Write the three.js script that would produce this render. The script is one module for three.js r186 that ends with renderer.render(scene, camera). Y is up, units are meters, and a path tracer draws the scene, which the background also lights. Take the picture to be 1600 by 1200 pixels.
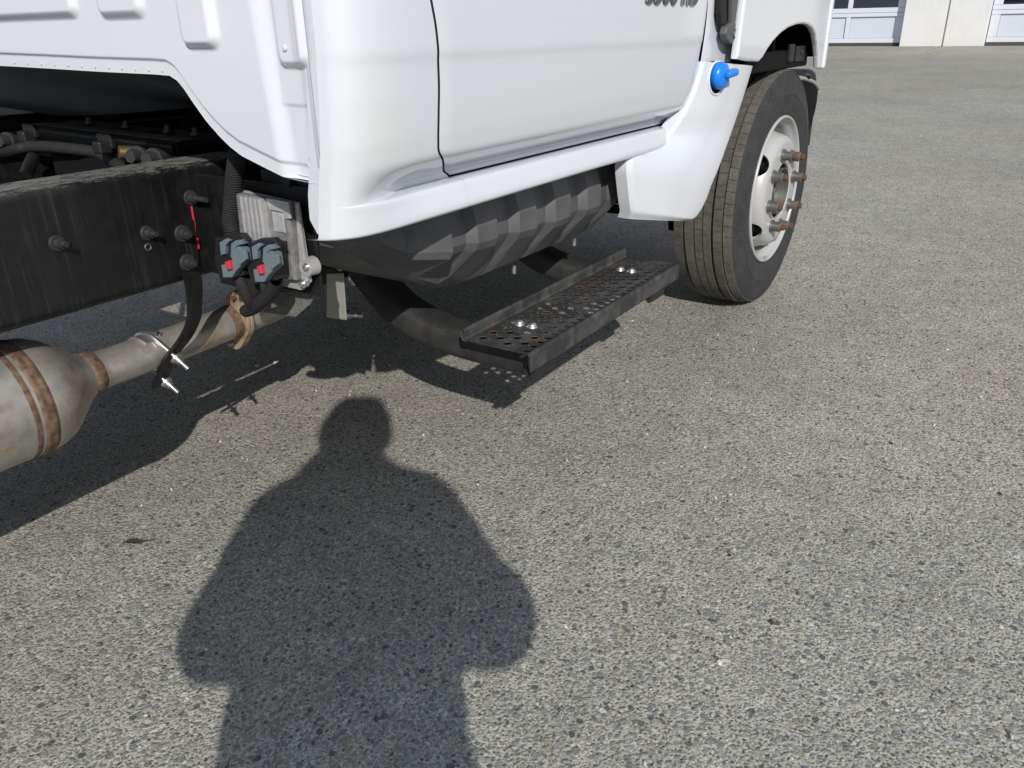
import * as THREE from 'three';
import { RoundedBoxGeometry } from 'three/addons/geometries/RoundedBoxGeometry.js';
import { MarchingCubes } from 'three/addons/objects/MarchingCubes.js';
import { FontLoader } from 'three/addons/loaders/FontLoader.js';
import { TextGeometry } from 'three/addons/geometries/TextGeometry.js';
import * as BGU from 'three/addons/utils/BufferGeometryUtils.js';
import { Brush, Evaluator, SUBTRACTION } from 'three-bvh-csg';

// ------------------------------------------------------------------ camera, sky, sun, exposure
const scene = new THREE.Scene();
const D2R = Math.PI / 180, FPX = 1220.5, EYE = new THREE.Vector3(0, 1.045, 0);
const camera = new THREE.PerspectiveCamera(2 * Math.atan(600 / FPX) / D2R, 4 / 3, 0.01, 400);
const yaw = -34.45 * D2R, pitch = 26.43 * D2R, roll = 2.52 * D2R;
const FW = new THREE.Vector3(Math.cos(yaw) * Math.cos(pitch), -Math.sin(pitch), Math.sin(yaw) * Math.cos(pitch));
const rt0 = new THREE.Vector3(-Math.sin(yaw), 0, Math.cos(yaw));
const dn0 = new THREE.Vector3().crossVectors(rt0, FW).negate();
const RT = rt0.clone().multiplyScalar(Math.cos(roll)).addScaledVector(dn0, Math.sin(roll));
const DN = dn0.clone().multiplyScalar(Math.cos(roll)).addScaledVector(rt0, -Math.sin(roll));
camera.position.copy(EYE);
camera.up.copy(DN).negate();
camera.lookAt(EYE.clone().add(FW));
scene.add(camera);

const SKY = .66, SUN = new THREE.Vector3(-1.12, 1, 1.02).normalize();
{                                               // clear sky: pale at the horizon, blue overhead, a broad glow round the sun
  const w = 512, h = 256, d = new Float32Array(w * h * 4);
  for (let y = 0; y < h; y++) for (let x = 0; x < w; x++) {
    const el = ((y + .5) / h - .5) * Math.PI, az = ((x + .5) / w - .5) * 2 * Math.PI, v = new THREE.Vector3(Math.cos(el) * Math.cos(az), Math.sin(el), Math.cos(el) * Math.sin(az));
    const t = Math.pow(Math.max(0, v.y), .55), g = Math.max(0, v.dot(SUN)), glow = .42 * Math.pow(g, 10) + 1.0 * Math.pow(g, 90), k = SKY, i = (y * w + x) * 4;
    d[i] = k * (.78 * (1 - t) + .36 * t + glow); d[i + 1] = k * (.84 * (1 - t) + .45 * t + glow * .98); d[i + 2] = k * (.92 * (1 - t) + .64 * t + glow * .95); d[i + 3] = 1;
    if (v.y < 0) { d[i] = d[i + 1] = d[i + 2] = k * .3; }
  }
  const t = new THREE.DataTexture(d, w, h, THREE.RGBAFormat, THREE.FloatType); t.mapping = THREE.EquirectangularReflectionMapping; t.magFilter = t.minFilter = THREE.LinearFilter; t.colorSpace = THREE.LinearSRGBColorSpace; t.needsUpdate = true;
  scene.background = t; scene.environment = t;
}
const sun = new THREE.DirectionalLight(0xfffaf4, 3.55);
sun.target.position.set(3, 0, -2); sun.position.copy(SUN).multiplyScalar(30).add(sun.target.position);
sun.castShadow = true; sun.shadow.radius = 1; sun.shadow.mapSize.set(4096, 4096);
Object.assign(sun.shadow.camera, { left: -16, right: 16, top: 16, bottom: -16, near: 1, far: 80 });
scene.add(sun, sun.target);
const renderer = new THREE.WebGLRenderer({ antialias: true });
renderer.setSize(1024, 768);
renderer.toneMapping = THREE.LinearToneMapping;
renderer.toneMappingExposure = 1.16;
renderer.shadowMap.enabled = true;

// ------------------------------------------------------------------ helpers
const V = (x, y, z) => new THREE.Vector3(x, y, z);
const RAKE = 2.57 * D2R;                       // an unladen chassis cab sits nose down
const toTruck = v => { const c = Math.cos(RAKE), s = Math.sin(RAKE); return V(v.x * c - v.y * s, v.x * s + v.y * c, v.z); };
const EYE_T = toTruck(EYE);
const ray = (px, py) => RT.clone().multiplyScalar((px - 800) / FPX).addScaledVector(DN, (py - 600) / FPX).add(FW);
function W(px, py, axis, val) { const d = ray(px, py); return EYE.clone().addScaledVector(d, (val - EYE[axis]) / d[axis]); }   // world point on a known plane
function U(px, py, axis, val) { const d = toTruck(ray(px, py)); return EYE_T.clone().addScaledVector(d, (val - EYE_T[axis]) / d[axis]); } // truck frame point on a known plane
let seed = 7;
const rnd = () => { seed = (seed * 1664525 + 1013904223) >>> 0; return seed / 4294967296; };
const lerp = (a, b, t) => a + (b - a) * t, clamp = (x, a = 0, b = 1) => Math.min(b, Math.max(a, x));
const ss = (a, b, x) => { const t = clamp((x - a) / (b - a)); return t * t * (3 - 2 * t); };
function interp(tab, x) {                       // smooth table lookup [[x, y], ...] with rising x
  if (x <= tab[0][0]) return tab[0][1];
  for (let i = 1; i < tab.length; i++) if (x <= tab[i][0]) {
    const [x0, y0] = tab[i - 1], [x1, y1] = tab[i], t = (x - x0) / (x1 - x0 || 1e-9);
    const m = k => { const a = tab[Math.max(0, k - 1)], b = tab[Math.min(tab.length - 1, k + 1)]; return (b[1] - a[1]) / (b[0] - a[0] || 1e-9); };
    const h = x1 - x0, t2 = t * t, t3 = t2 * t;
    return (2 * t3 - 3 * t2 + 1) * y0 + (t3 - 2 * t2 + t) * h * m(i - 1) + (-2 * t3 + 3 * t2) * y1 + (t3 - t2) * h * m(i);
  }
  return tab[tab.length - 1][1];
}
const lin = (tab, x) => { if (x <= tab[0][0]) return tab[0][1]; for (let i = 1; i < tab.length; i++) if (x <= tab[i][0]) return lerp(tab[i - 1][1], tab[i][1], (x - tab[i - 1][0]) / (tab[i][0] - tab[i - 1][0] || 1e-9)); return tab[tab.length - 1][1]; };
function hash(x, y, s = 0) { let h = (x * 374761393 + y * 668265263 + s * 2147483647) | 0; h = Math.imul(h ^ (h >>> 13), 1274126177); h ^= h >>> 16; return (h >>> 0) / 4294967296; }
function vnoise(x, y, per, s = 0) {             // tileable value noise
  const xi = Math.floor(x), yi = Math.floor(y), fx = x - xi, fy = y - yi, u = fx * fx * (3 - 2 * fx), v = fy * fy * (3 - 2 * fy);
  const w = k => ((k % per) + per) % per, a = w(xi), b = w(xi + 1), c = w(yi), d = w(yi + 1);
  return lerp(lerp(hash(a, c, s), hash(b, c, s), u), lerp(hash(a, d, s), hash(b, d, s), u), v);
}
const fbm = (x, y, per, oct = 4, s = 0) => { let a = 0, w = .5, t = 0; for (let i = 0; i < oct; i++) { a += w * vnoise(x, y, per, s + i); t += w; x *= 2; y *= 2; per *= 2; w *= .5; } return a / t; };
function texture(n, fn, srgb = true, ch = 4) {
  const d = new Uint8Array(n * n * 4);
  for (let y = 0; y < n; y++) for (let x = 0; x < n; x++) { const c = fn(x, y, n), i = (y * n + x) * 4; d[i] = clamp(c[0], 0, 255); d[i + 1] = clamp(c[1], 0, 255); d[i + 2] = clamp(c[2], 0, 255); d[i + 3] = c.length > 3 ? c[3] : 255; }
  const t = new THREE.DataTexture(d, n, n); t.wrapS = t.wrapT = THREE.RepeatWrapping; t.magFilter = THREE.LinearFilter; t.minFilter = THREE.LinearMipmapLinearFilter; t.generateMipmaps = true; t.anisotropy = 8;
  if (srgb) t.colorSpace = THREE.SRGBColorSpace; t.needsUpdate = true; return t;
}
const used = {};
function numbered(n) { if (!(n in used)) { used[n] = 0; return n; } used[n]++; return n + '_' + String(used[n]).padStart(3, '0'); }
function mesh(name, geo, mat, parent) { const m = new THREE.Mesh(geo, mat); m.name = name; m.castShadow = m.receiveShadow = true; parent.add(m); return m; }
function thing(o, name, label, category, group, kind) { o.name = numbered(name); o.userData = { label, category }; if (group) o.userData.group = group; if (kind) o.userData.kind = kind; scene.add(o); return o; }
function gridGeo(nu, nv, fn, flip = false) {
  const p = [], uv = [], idx = [];
  for (let j = 0; j <= nv; j++) for (let i = 0; i <= nu; i++) { const q = fn(i / nu, j / nv); p.push(q.x, q.y, q.z); uv.push(q.x + q.z, q.y + q.z * .3); }
  for (let j = 0; j < nv; j++) for (let i = 0; i < nu; i++) { const a = j * (nu + 1) + i, b = a + 1, c = a + nu + 1, d = c + 1; flip ? idx.push(a, c, b, b, c, d) : idx.push(a, b, c, b, d, c); }
  const g = new THREE.BufferGeometry(); g.setAttribute('position', new THREE.Float32BufferAttribute(p, 3)); g.setAttribute('uv', new THREE.Float32BufferAttribute(uv, 2)); g.setIndex(idx); g.computeVertexNormals(); return g;
}
function boxUV(g) {                             // uv in metres, from the dominant axis of each face
  g = g.index ? g.toNonIndexed() : g;
  const p = g.attributes.position, uv = new Float32Array(p.count * 2), a = V(), b = V(), c = V();
  for (let i = 0; i < p.count; i += 3) {
    a.fromBufferAttribute(p, i); b.fromBufferAttribute(p, i + 1); c.fromBufferAttribute(p, i + 2);
    const n = b.clone().sub(a).cross(c.clone().sub(a)), ax = Math.abs(n.x), ay = Math.abs(n.y), az = Math.abs(n.z);
    [a, b, c].forEach((q, k) => { const s = ax > ay && ax > az ? [q.z, q.y] : ay > az ? [q.x, q.z] : [q.x, q.y]; uv[(i + k) * 2] = s[0]; uv[(i + k) * 2 + 1] = s[1]; });
  }
  g.setAttribute('uv', new THREE.BufferAttribute(uv, 2)); return g;
}
function rbox(w, h, d, r = .003, x = 0, y = 0, z = 0) { return boxUV(new RoundedBoxGeometry(w, h, d, 2, Math.min(r, w / 2.01, h / 2.01, d / 2.01)).translate(x, y, z)); }
function cylAlong(a, b, r0, r1 = r0, seg = 24, open = false) {
  const g = new THREE.CylinderGeometry(r1, r0, a.distanceTo(b), seg, 1, open); g.translate(0, a.distanceTo(b) / 2, 0);
  g.applyQuaternion(new THREE.Quaternion().setFromUnitVectors(V(0, 1, 0), b.clone().sub(a).normalize())); return g.translate(a.x, a.y, a.z);
}
function tube(pts, r, seg = 60, rs = 14) { return boxUV(new THREE.TubeGeometry(new THREE.CatmullRomCurve3(pts, false, 'centripetal'), seg, r, rs, false)); }
function merge(list) { return BGU.mergeGeometries(list.map(g => { g = g.index ? g.toNonIndexed() : g; const o = new THREE.BufferGeometry(); o.setAttribute('position', g.attributes.position); o.setAttribute('normal', g.attributes.normal); o.setAttribute('uv', g.attributes.uv || new THREE.Float32BufferAttribute(new Float32Array(g.attributes.position.count * 2), 2)); return o; })); }
function extrude(pts, depth, bevel = .002, holes = []) {
  const s = new THREE.Shape(pts.map(p => new THREE.Vector2(p[0], p[1])));
  for (const h of holes) s.holes.push(new THREE.Path(h.map(p => new THREE.Vector2(p[0], p[1]))));
  return boxUV(new THREE.ExtrudeGeometry(s, { depth: Math.max(1e-4, depth - 2 * bevel), bevelEnabled: bevel > 0, bevelSize: bevel, bevelThickness: bevel, bevelSegments: 2, curveSegments: 16 }).translate(0, 0, bevel));
}
function ribbon(pts, wid, thick) {              // a flat bar along pts; wid(i) gives the half width vector
  const out = [];
  for (const s of [0]) {
    const ring = i => { const t = pts[Math.min(pts.length - 1, i + 1)].clone().sub(pts[Math.max(0, i - 1)]).normalize(), w = wid(i), n = t.clone().cross(w).normalize().multiplyScalar(thick / 2); return [pts[i].clone().add(w).add(n), pts[i].clone().sub(w).add(n), pts[i].clone().sub(w).sub(n), pts[i].clone().add(w).sub(n)]; };
    const tri = (a, b, c) => out.push(a.x, a.y, a.z, b.x, b.y, b.z, c.x, c.y, c.z), quad = (a, b, c, d) => { tri(a, b, c); tri(a, c, d); };
    for (let i = 0; i < pts.length - 1; i++) { const A = ring(i), B = ring(i + 1); for (let k = 0; k < 4; k++) quad(A[k], B[k], B[(k + 1) % 4], A[(k + 1) % 4]); }
    const A = ring(0), B = ring(pts.length - 1); quad(A[0], A[1], A[2], A[3]); quad(B[3], B[2], B[1], B[0]);
  }
  const g = new THREE.BufferGeometry(); g.setAttribute('position', new THREE.Float32BufferAttribute(out, 3)); g.computeVertexNormals(); return boxUV(g);
}
const curvePts = (list, n) => new THREE.CatmullRomCurve3(list, false, 'centripetal').getSpacedPoints(n);

// ------------------------------------------------------------------ materials
const std = (o) => new THREE.MeshPhysicalMaterial(Object.assign({ side: THREE.DoubleSide }, o));
const rgb = (r, g, b) => new THREE.Color().setRGB(r, g, b);
const M = {};
M.white = std({ color: rgb(.645, .668, .702), roughness: .42, clearcoat: 1, clearcoatRoughness: .06 });
M.whiteStain = std({ color: rgb(.645, .668, .702), roughness: .42, clearcoat: 1, clearcoatRoughness: .06, vertexColors: true });
const grime = texture(512, (x, y, n) => {      // black paint with dried spray, dust specks and drips
  const u = x / n, v = y / n, sp = vnoise(u * 180, v * 180, 180, 3), a = fbm(u * 10, v * 10, 10, 4, 11), st = fbm(u * 70, v * 5, 70, 3, 21) ;
  const streak = Math.pow(clamp(fbm(u * 90, v * 3, 3 * 30, 2, 31) * 1.7 - .75), 2) * 46;
  const k = 10 + a * 8 + (sp > .965 ? 34 * a : 0) + streak * (.2 + a) + st * 3; return [k, k * 1.03, k * 1.08];
});
const grimeR = texture(256, (x, y, n) => { const a = fbm(x / n * 14, y / n * 14, 14, 4, 5); return [0, 110 + a * 110, 0]; }, false);
const rep = (t, s) => { const c = t.clone(); c.repeat.set(s, s); c.needsUpdate = true; return c; };
M.frame = std({ color: 0xffffff, map: rep(grime, 2.2), roughness: .75, roughnessMap: rep(grimeR, 3), metalness: 0 });
const dusty = texture(512, (x, y, n) => {       // tan road dust lying in blotches over black paint
  const u = x / n, v = y / n, a = fbm(u * 14, v * 14, 14, 5, 41), b = vnoise(u * 200, v * 200, 200, 42), t = clamp(.62 + (a - .5) * 1.1 + (b - .5) * .5);
  return [lerp(30, 112, t), lerp(31, 109, t), lerp(32, 99, t)];
});
M.arm = std({ map: rep(texture(256, (x, y, n) => { const u = x / n, v = y / n, a = fbm(u * 12, v * 12, 12, 4, 131), b = vnoise(u * 110, v * 110, 110, 132), k = 30 + a * 26 + (b > .93 ? 26 : 0); return [k, k, k * .98]; }), 3), roughness: .6 });
M.dust = std({ map: rep(dusty, 4), roughness: .95 });
M.black = std({ color: rgb(.012, .012, .013), roughness: .5 });
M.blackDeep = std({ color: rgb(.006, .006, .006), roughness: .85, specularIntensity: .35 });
M.plastic = std({ map: rep(texture(256, (x, y, n) => { const a = fbm(x / n * 8, y / n * 8, 8, 4, 61), s = vnoise(x / n * 128, y / n * 128, 128, 8); const k = 72 + a * 22 + (s > .95 ? 10 : 0); return [k, k, k * 1.02]; }), 2.5), roughness: .46, bumpMap: rep(texture(256, (x, y) => { const k = hash(x, y, 9) * 255; return [k, k, k]; }, false), 8), bumpScale: .0003 });
M.stepSteel = std({ map: rep(texture(512, (x, y, n) => {
  const u = x / n, v = y / n, a = fbm(u * 9, v * 9, 9, 4, 71), b = vnoise(u * 120, v * 120, 120, 72), d = clamp((a - .42) * 3), r = clamp((fbm(u * 26, v * 26, 26, 3, 77) - .70) * 8) * .6;
  const k = 40 + d * 30 + b * 14; return [lerp(k, 118, r), lerp(k * .99, 78, r), lerp(k * .97, 50, r)]; }), 3), roughness: .62, metalness: .1 });
M.zinc = std({ color: rgb(.62, .62, .62), roughness: .32, metalness: .9 });
M.steelDark = std({ color: rgb(.16, .16, .165), roughness: .42, metalness: .7 });
M.gun = std({ color: rgb(.05, .05, .054), roughness: .5, metalness: .4 });
M.nut = std({ color: rgb(.24, .232, .22), roughness: .38, metalness: .75 });
M.rust = std({ map: rep(texture(128, (x, y, n) => { const a = fbm(x / n * 10, y / n * 10, 10, 4, 81); return [lerp(70, 120, a), lerp(48, 80, a), lerp(33, 52, a)]; }), 20), roughness: .9 });
const heat = texture(512, (x, y, n) => {        // heat-tinted stainless exhaust with brown bloom and rust specks
  const u = x / n, v = y / n, a = fbm(u * 5, v * 5, 5, 5, 91), b = fbm(u * 22, v * 22, 22, 3, 92), r = clamp((a - .60) * 4) * .6 + clamp((b - .70) * 5) * .5;
  return [lerp(176, 150, r) + (b - .5) * 34, lerp(171, 118, r) + (b - .5) * 32, lerp(163, 84, r) + (b - .5) * 28]; });
M.exhaust = std({ map: rep(heat, 3), roughness: .62, roughnessMap: rep(grimeR, 5), metalness: .62 });
M.rustBand = std({ map: rep(texture(256, (x, y, n) => { const a = fbm(x / n * 12, y / n * 12, 12, 4, 95); return [lerp(70, 150, a), lerp(52, 126, a), lerp(40, 106, a)]; }), 9), roughness: .72, metalness: .35 });
M.flange = std({ map: rep(texture(256, (x, y, n) => { const a = fbm(x / n * 9, y / n * 9, 9, 4, 98); return [lerp(128, 196, a), lerp(104, 178, a), lerp(78, 154, a)]; }), 9), roughness: .6, metalness: .4 });
M.alu = std({ map: rep(texture(256, (x, y, n) => { const a = fbm(x / n * 16, y / n * 16, 16, 4, 101), s = hash(x, y, 12); const k = 168 + a * 44 + s * 14; return [k, k, k]; }), 8), roughness: .5, metalness: .55 });
M.aluShaded = std({ map: rep(texture(256, (x, y, n) => { const a = fbm(x / n * 14, y / n * 14, 14, 4, 121), s = hash(x, y, 14); const k = 108 + a * 44 + s * 16; return [k, k, k]; }), 8), roughness: .6, metalness: .5 });  // darkened alu: shade between the cooling fins put into the colour
M.shield = std({ map: rep(texture(256, (x, y, n) => { const a = fbm(x / n * 20, y / n * 20, 20, 3, 103); const k = 92 + a * 44; return [k, k, k * .97]; }), 8), roughness: .7, metalness: .3 });
M.plate = std({ color: rgb(.42, .42, .38), roughness: .55, metalness: .5 });
M.lever = std({ color: rgb(.13, .175, .19), roughness: .5 });
M.red = std({ color: rgb(.52, .035, .065), roughness: .5 });
M.tape = std({ map: rep(texture(128, (x, y, n) => { const a = fbm(x / n * 20, y / n * 20, 20, 3, 105); const k = 17 + a * 24; return [k, k, k]; }), 12), roughness: .8 });
M.blue = std({ color: rgb(.005, .19, .70), roughness: .35, clearcoat: .3, clearcoatRoughness: .2 });
M.rubber = std({ map: rep(texture(512, (x, y, n) => { const a = fbm(x / n * 9, y / n * 9, 9, 5, 111), s = fbm(x / n * 60, y / n * 60, 60, 2, 113); const k = 37 + a * 20 + (s > .72 ? 14 : 0); return [k, k * 1.005, k * 1.02]; }), 3), roughness: .85 });
M.tread = std({ map: rep(texture(512, (x, y, n) => { const a = fbm(x / n * 12, y / n * 12, 12, 4, 115), s = vnoise(x / n * 220, y / n * 220, 220, 116); const k = 78 + a * 32 + (s - .5) * 60; return [k * 1.0, k * .965, k * .90]; }), 5), roughness: 1, bumpMap: rep(texture(256, (x, y) => { const k = hash(x, y, 15) * 255; return [k, k, k]; }, false), 16), bumpScale: .0012 });
M.rim = std({ color: rgb(.40, .40, .39), roughness: .42, clearcoat: .35, clearcoatRoughness: .25 });
M.latch = std({ color: rgb(.085, .088, .092), roughness: .6 });
M.badge = std({ color: rgb(.12, .12, .125), roughness: .35, metalness: .6 });
M.seal = std({ color: rgb(.01, .01, .01), roughness: .9 });
M.pan = std({ color: rgb(.58, .60, .62), roughness: .5, clearcoat: .3, clearcoatRoughness: .3 });

// ------------------------------------------------------------------ ground
const stones = (() => {                         // worn asphalt: grey chippings set in pale dusty mortar
  const n = 2048, G = 236, cell = n / G, col = new Uint8Array(n * n * 4), hgt = new Uint8Array(n * n * 4);
  const cx = new Float32Array(G * G), cy = new Float32Array(G * G), cr = new Float32Array(G * G), ct = new Float32Array(G * G), ca = new Float32Array(G * G), ce = new Float32Array(G * G);
  for (let i = 0; i < G * G; i++) { cx[i] = ((i % G) + .5 + (rnd() - .5) * 1.0) * cell; cy[i] = (Math.floor(i / G) + .5 + (rnd() - .5) * 1.0) * cell; const q = rnd(); cr[i] = q < .30 ? cell * (.16 + .14 * rnd()) : q < .9 ? cell * (.28 + .26 * rnd()) : cell * (.55 + .35 * rnd()); ct[i] = rnd(); ca[i] = rnd() * Math.PI; ce[i] = .6 + .4 * rnd(); }
  for (let y = 0; y < n; y++) for (let x = 0; x < n; x++) {
    const gx = Math.floor(x / cell), gy = Math.floor(y / cell); let best = -9, bi = 0;
    for (let j = -1; j <= 1; j++) for (let i = -1; i <= 1; i++) {
      const a = (gx + i + G) % G, b = (gy + j + G) % G, k = b * G + a; let dx = x - cx[k], dy = y - cy[k];
      if (dx > n / 2) dx -= n; if (dx < -n / 2) dx += n; if (dy > n / 2) dy -= n; if (dy < -n / 2) dy += n;
      const c = Math.cos(ca[k]), s = Math.sin(ca[k]), u = (dx * c + dy * s), v = (-dx * s + dy * c) / ce[k];
      const ang = Math.max(Math.abs(u), Math.abs(v), Math.abs(u + v) * .72, Math.abs(u - v) * .74);
      const d = cr[k] - ang; if (d > best) { best = d; bi = k; }
    }
    const fine = hash(x, y, 1), f2 = vnoise(x / 3, y / 3, Math.floor(n / 3), 2), lo = vnoise(x / 64, y / 64, 32, 3), i4 = (y * n + x) * 4;
    const inside = ss(-1.1, 1.0, best), t = ct[bi];
    let r, g, b;
    const mk = 149 + (f2 - .5) * 60 + (fine - .5) * 44 + (lo - .5) * 16;
    let mr = mk * 1.012, mg = mk * .986, mb = mk * .905;
    let k = t < .10 ? 70 + 60 * t : t < .72 ? 98 + 38 * t : t < .97 ? 124 + 20 * (t - .7) * 4 : 180;
    k += (fine - .5) * 26 + (f2 - .5) * 14;
    let sr = k, sg = k * .995, sb = k * .955; if (t > .62 && t < .72) { sr *= 1.08; sb *= .86; } if (t > .3 && t < .4) { sr *= .95; sb *= 1.03; }
    const cov = inside * (.72 + .28 * vnoise(x / 5, y / 5, Math.floor(n / 5), 7));
    r = lerp(mr, sr, cov); g = lerp(mg, sg, cov); b = lerp(mb, sb, cov);
    if (f2 < .10 && best < -.3) { r *= .45; g *= .45; b *= .45; }
    col[i4] = clamp(r, 0, 255); col[i4 + 1] = clamp(g, 0, 255); col[i4 + 2] = clamp(b, 0, 255); col[i4 + 3] = 255;
    const hh = 105 + inside * (60 + 60 * ct[(bi * 7) % (G * G)]) + (f2 - .5) * 110 + (fine - .5) * 36;
    hgt[i4] = hgt[i4 + 1] = hgt[i4 + 2] = clamp(hh, 0, 255); hgt[i4 + 3] = 255;
  }
  const mkT = (d, s) => { const t = new THREE.DataTexture(d, n, n); t.wrapS = t.wrapT = THREE.RepeatWrapping; t.magFilter = THREE.LinearFilter; t.minFilter = THREE.LinearMipmapLinearFilter; t.generateMipmaps = true; t.anisotropy = 16; if (s) t.colorSpace = THREE.SRGBColorSpace; t.needsUpdate = true; return t; };
  return [mkT(col, true), mkT(hgt, false)];
})();
{
  // one sheet to the horizon; finer near the truck so that stains and worn patches can vary its tone
  const xs = [], zs = []; const grow = (a, lo, hi) => { let v = lo; a.push(-160, -60, -20, -8); for (; v <= hi + 1e-6; v += .12) a.push(v); a.push(hi + 3, hi + 12, hi + 40, 160); };
  grow(xs, -1.5, 17); grow(zs, -6, 5);
  const p = [], uv = [], c = [], idx = [], nx = xs.length, nz = zs.length;
  const wob = (x, z, s, k) => fbm(x * s + 300, z * s + 300, 4096, 4, k);
  for (const z of zs) for (const x of xs) {
    p.push(x, 0, z); uv.push(x / 1.8, z / 1.8);
    let k = 1.10 + (wob(x, z, .55, 201) - .5) * .48 + (wob(x, z, 2.6, 207) - .5) * .26;
    const oil = clamp((wob(x, z, 1.1, 220) - .66) * 4) * .22; k -= oil;
    const warm = (wob(x, z, .7, 211) - .5) * .14;
    c.push(k * (1 + warm), k, k * (1 - warm));
  }
  for (let j = 0; j < nz - 1; j++) for (let i = 0; i < nx - 1; i++) { const a = j * nx + i, b = a + 1, d = a + nx, e = d + 1; idx.push(a, d, b, b, d, e); }
  const g = new THREE.BufferGeometry(); g.setAttribute('position', new THREE.Float32BufferAttribute(p, 3)); g.setAttribute('uv', new THREE.Float32BufferAttribute(uv, 2)); g.setAttribute('color', new THREE.Float32BufferAttribute(c, 3)); g.setIndex(idx); g.computeVertexNormals();
  const m = new THREE.Mesh(g, new THREE.MeshStandardMaterial({ map: stones[0], bumpMap: stones[1], bumpScale: .003, roughness: .95, vertexColors: true }));
  m.receiveShadow = true; m.castShadow = true;
  thing(m, 'asphalt_ground', 'worn grey asphalt lot with exposed chippings', 'asphalt', null, 'structure');
}

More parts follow.
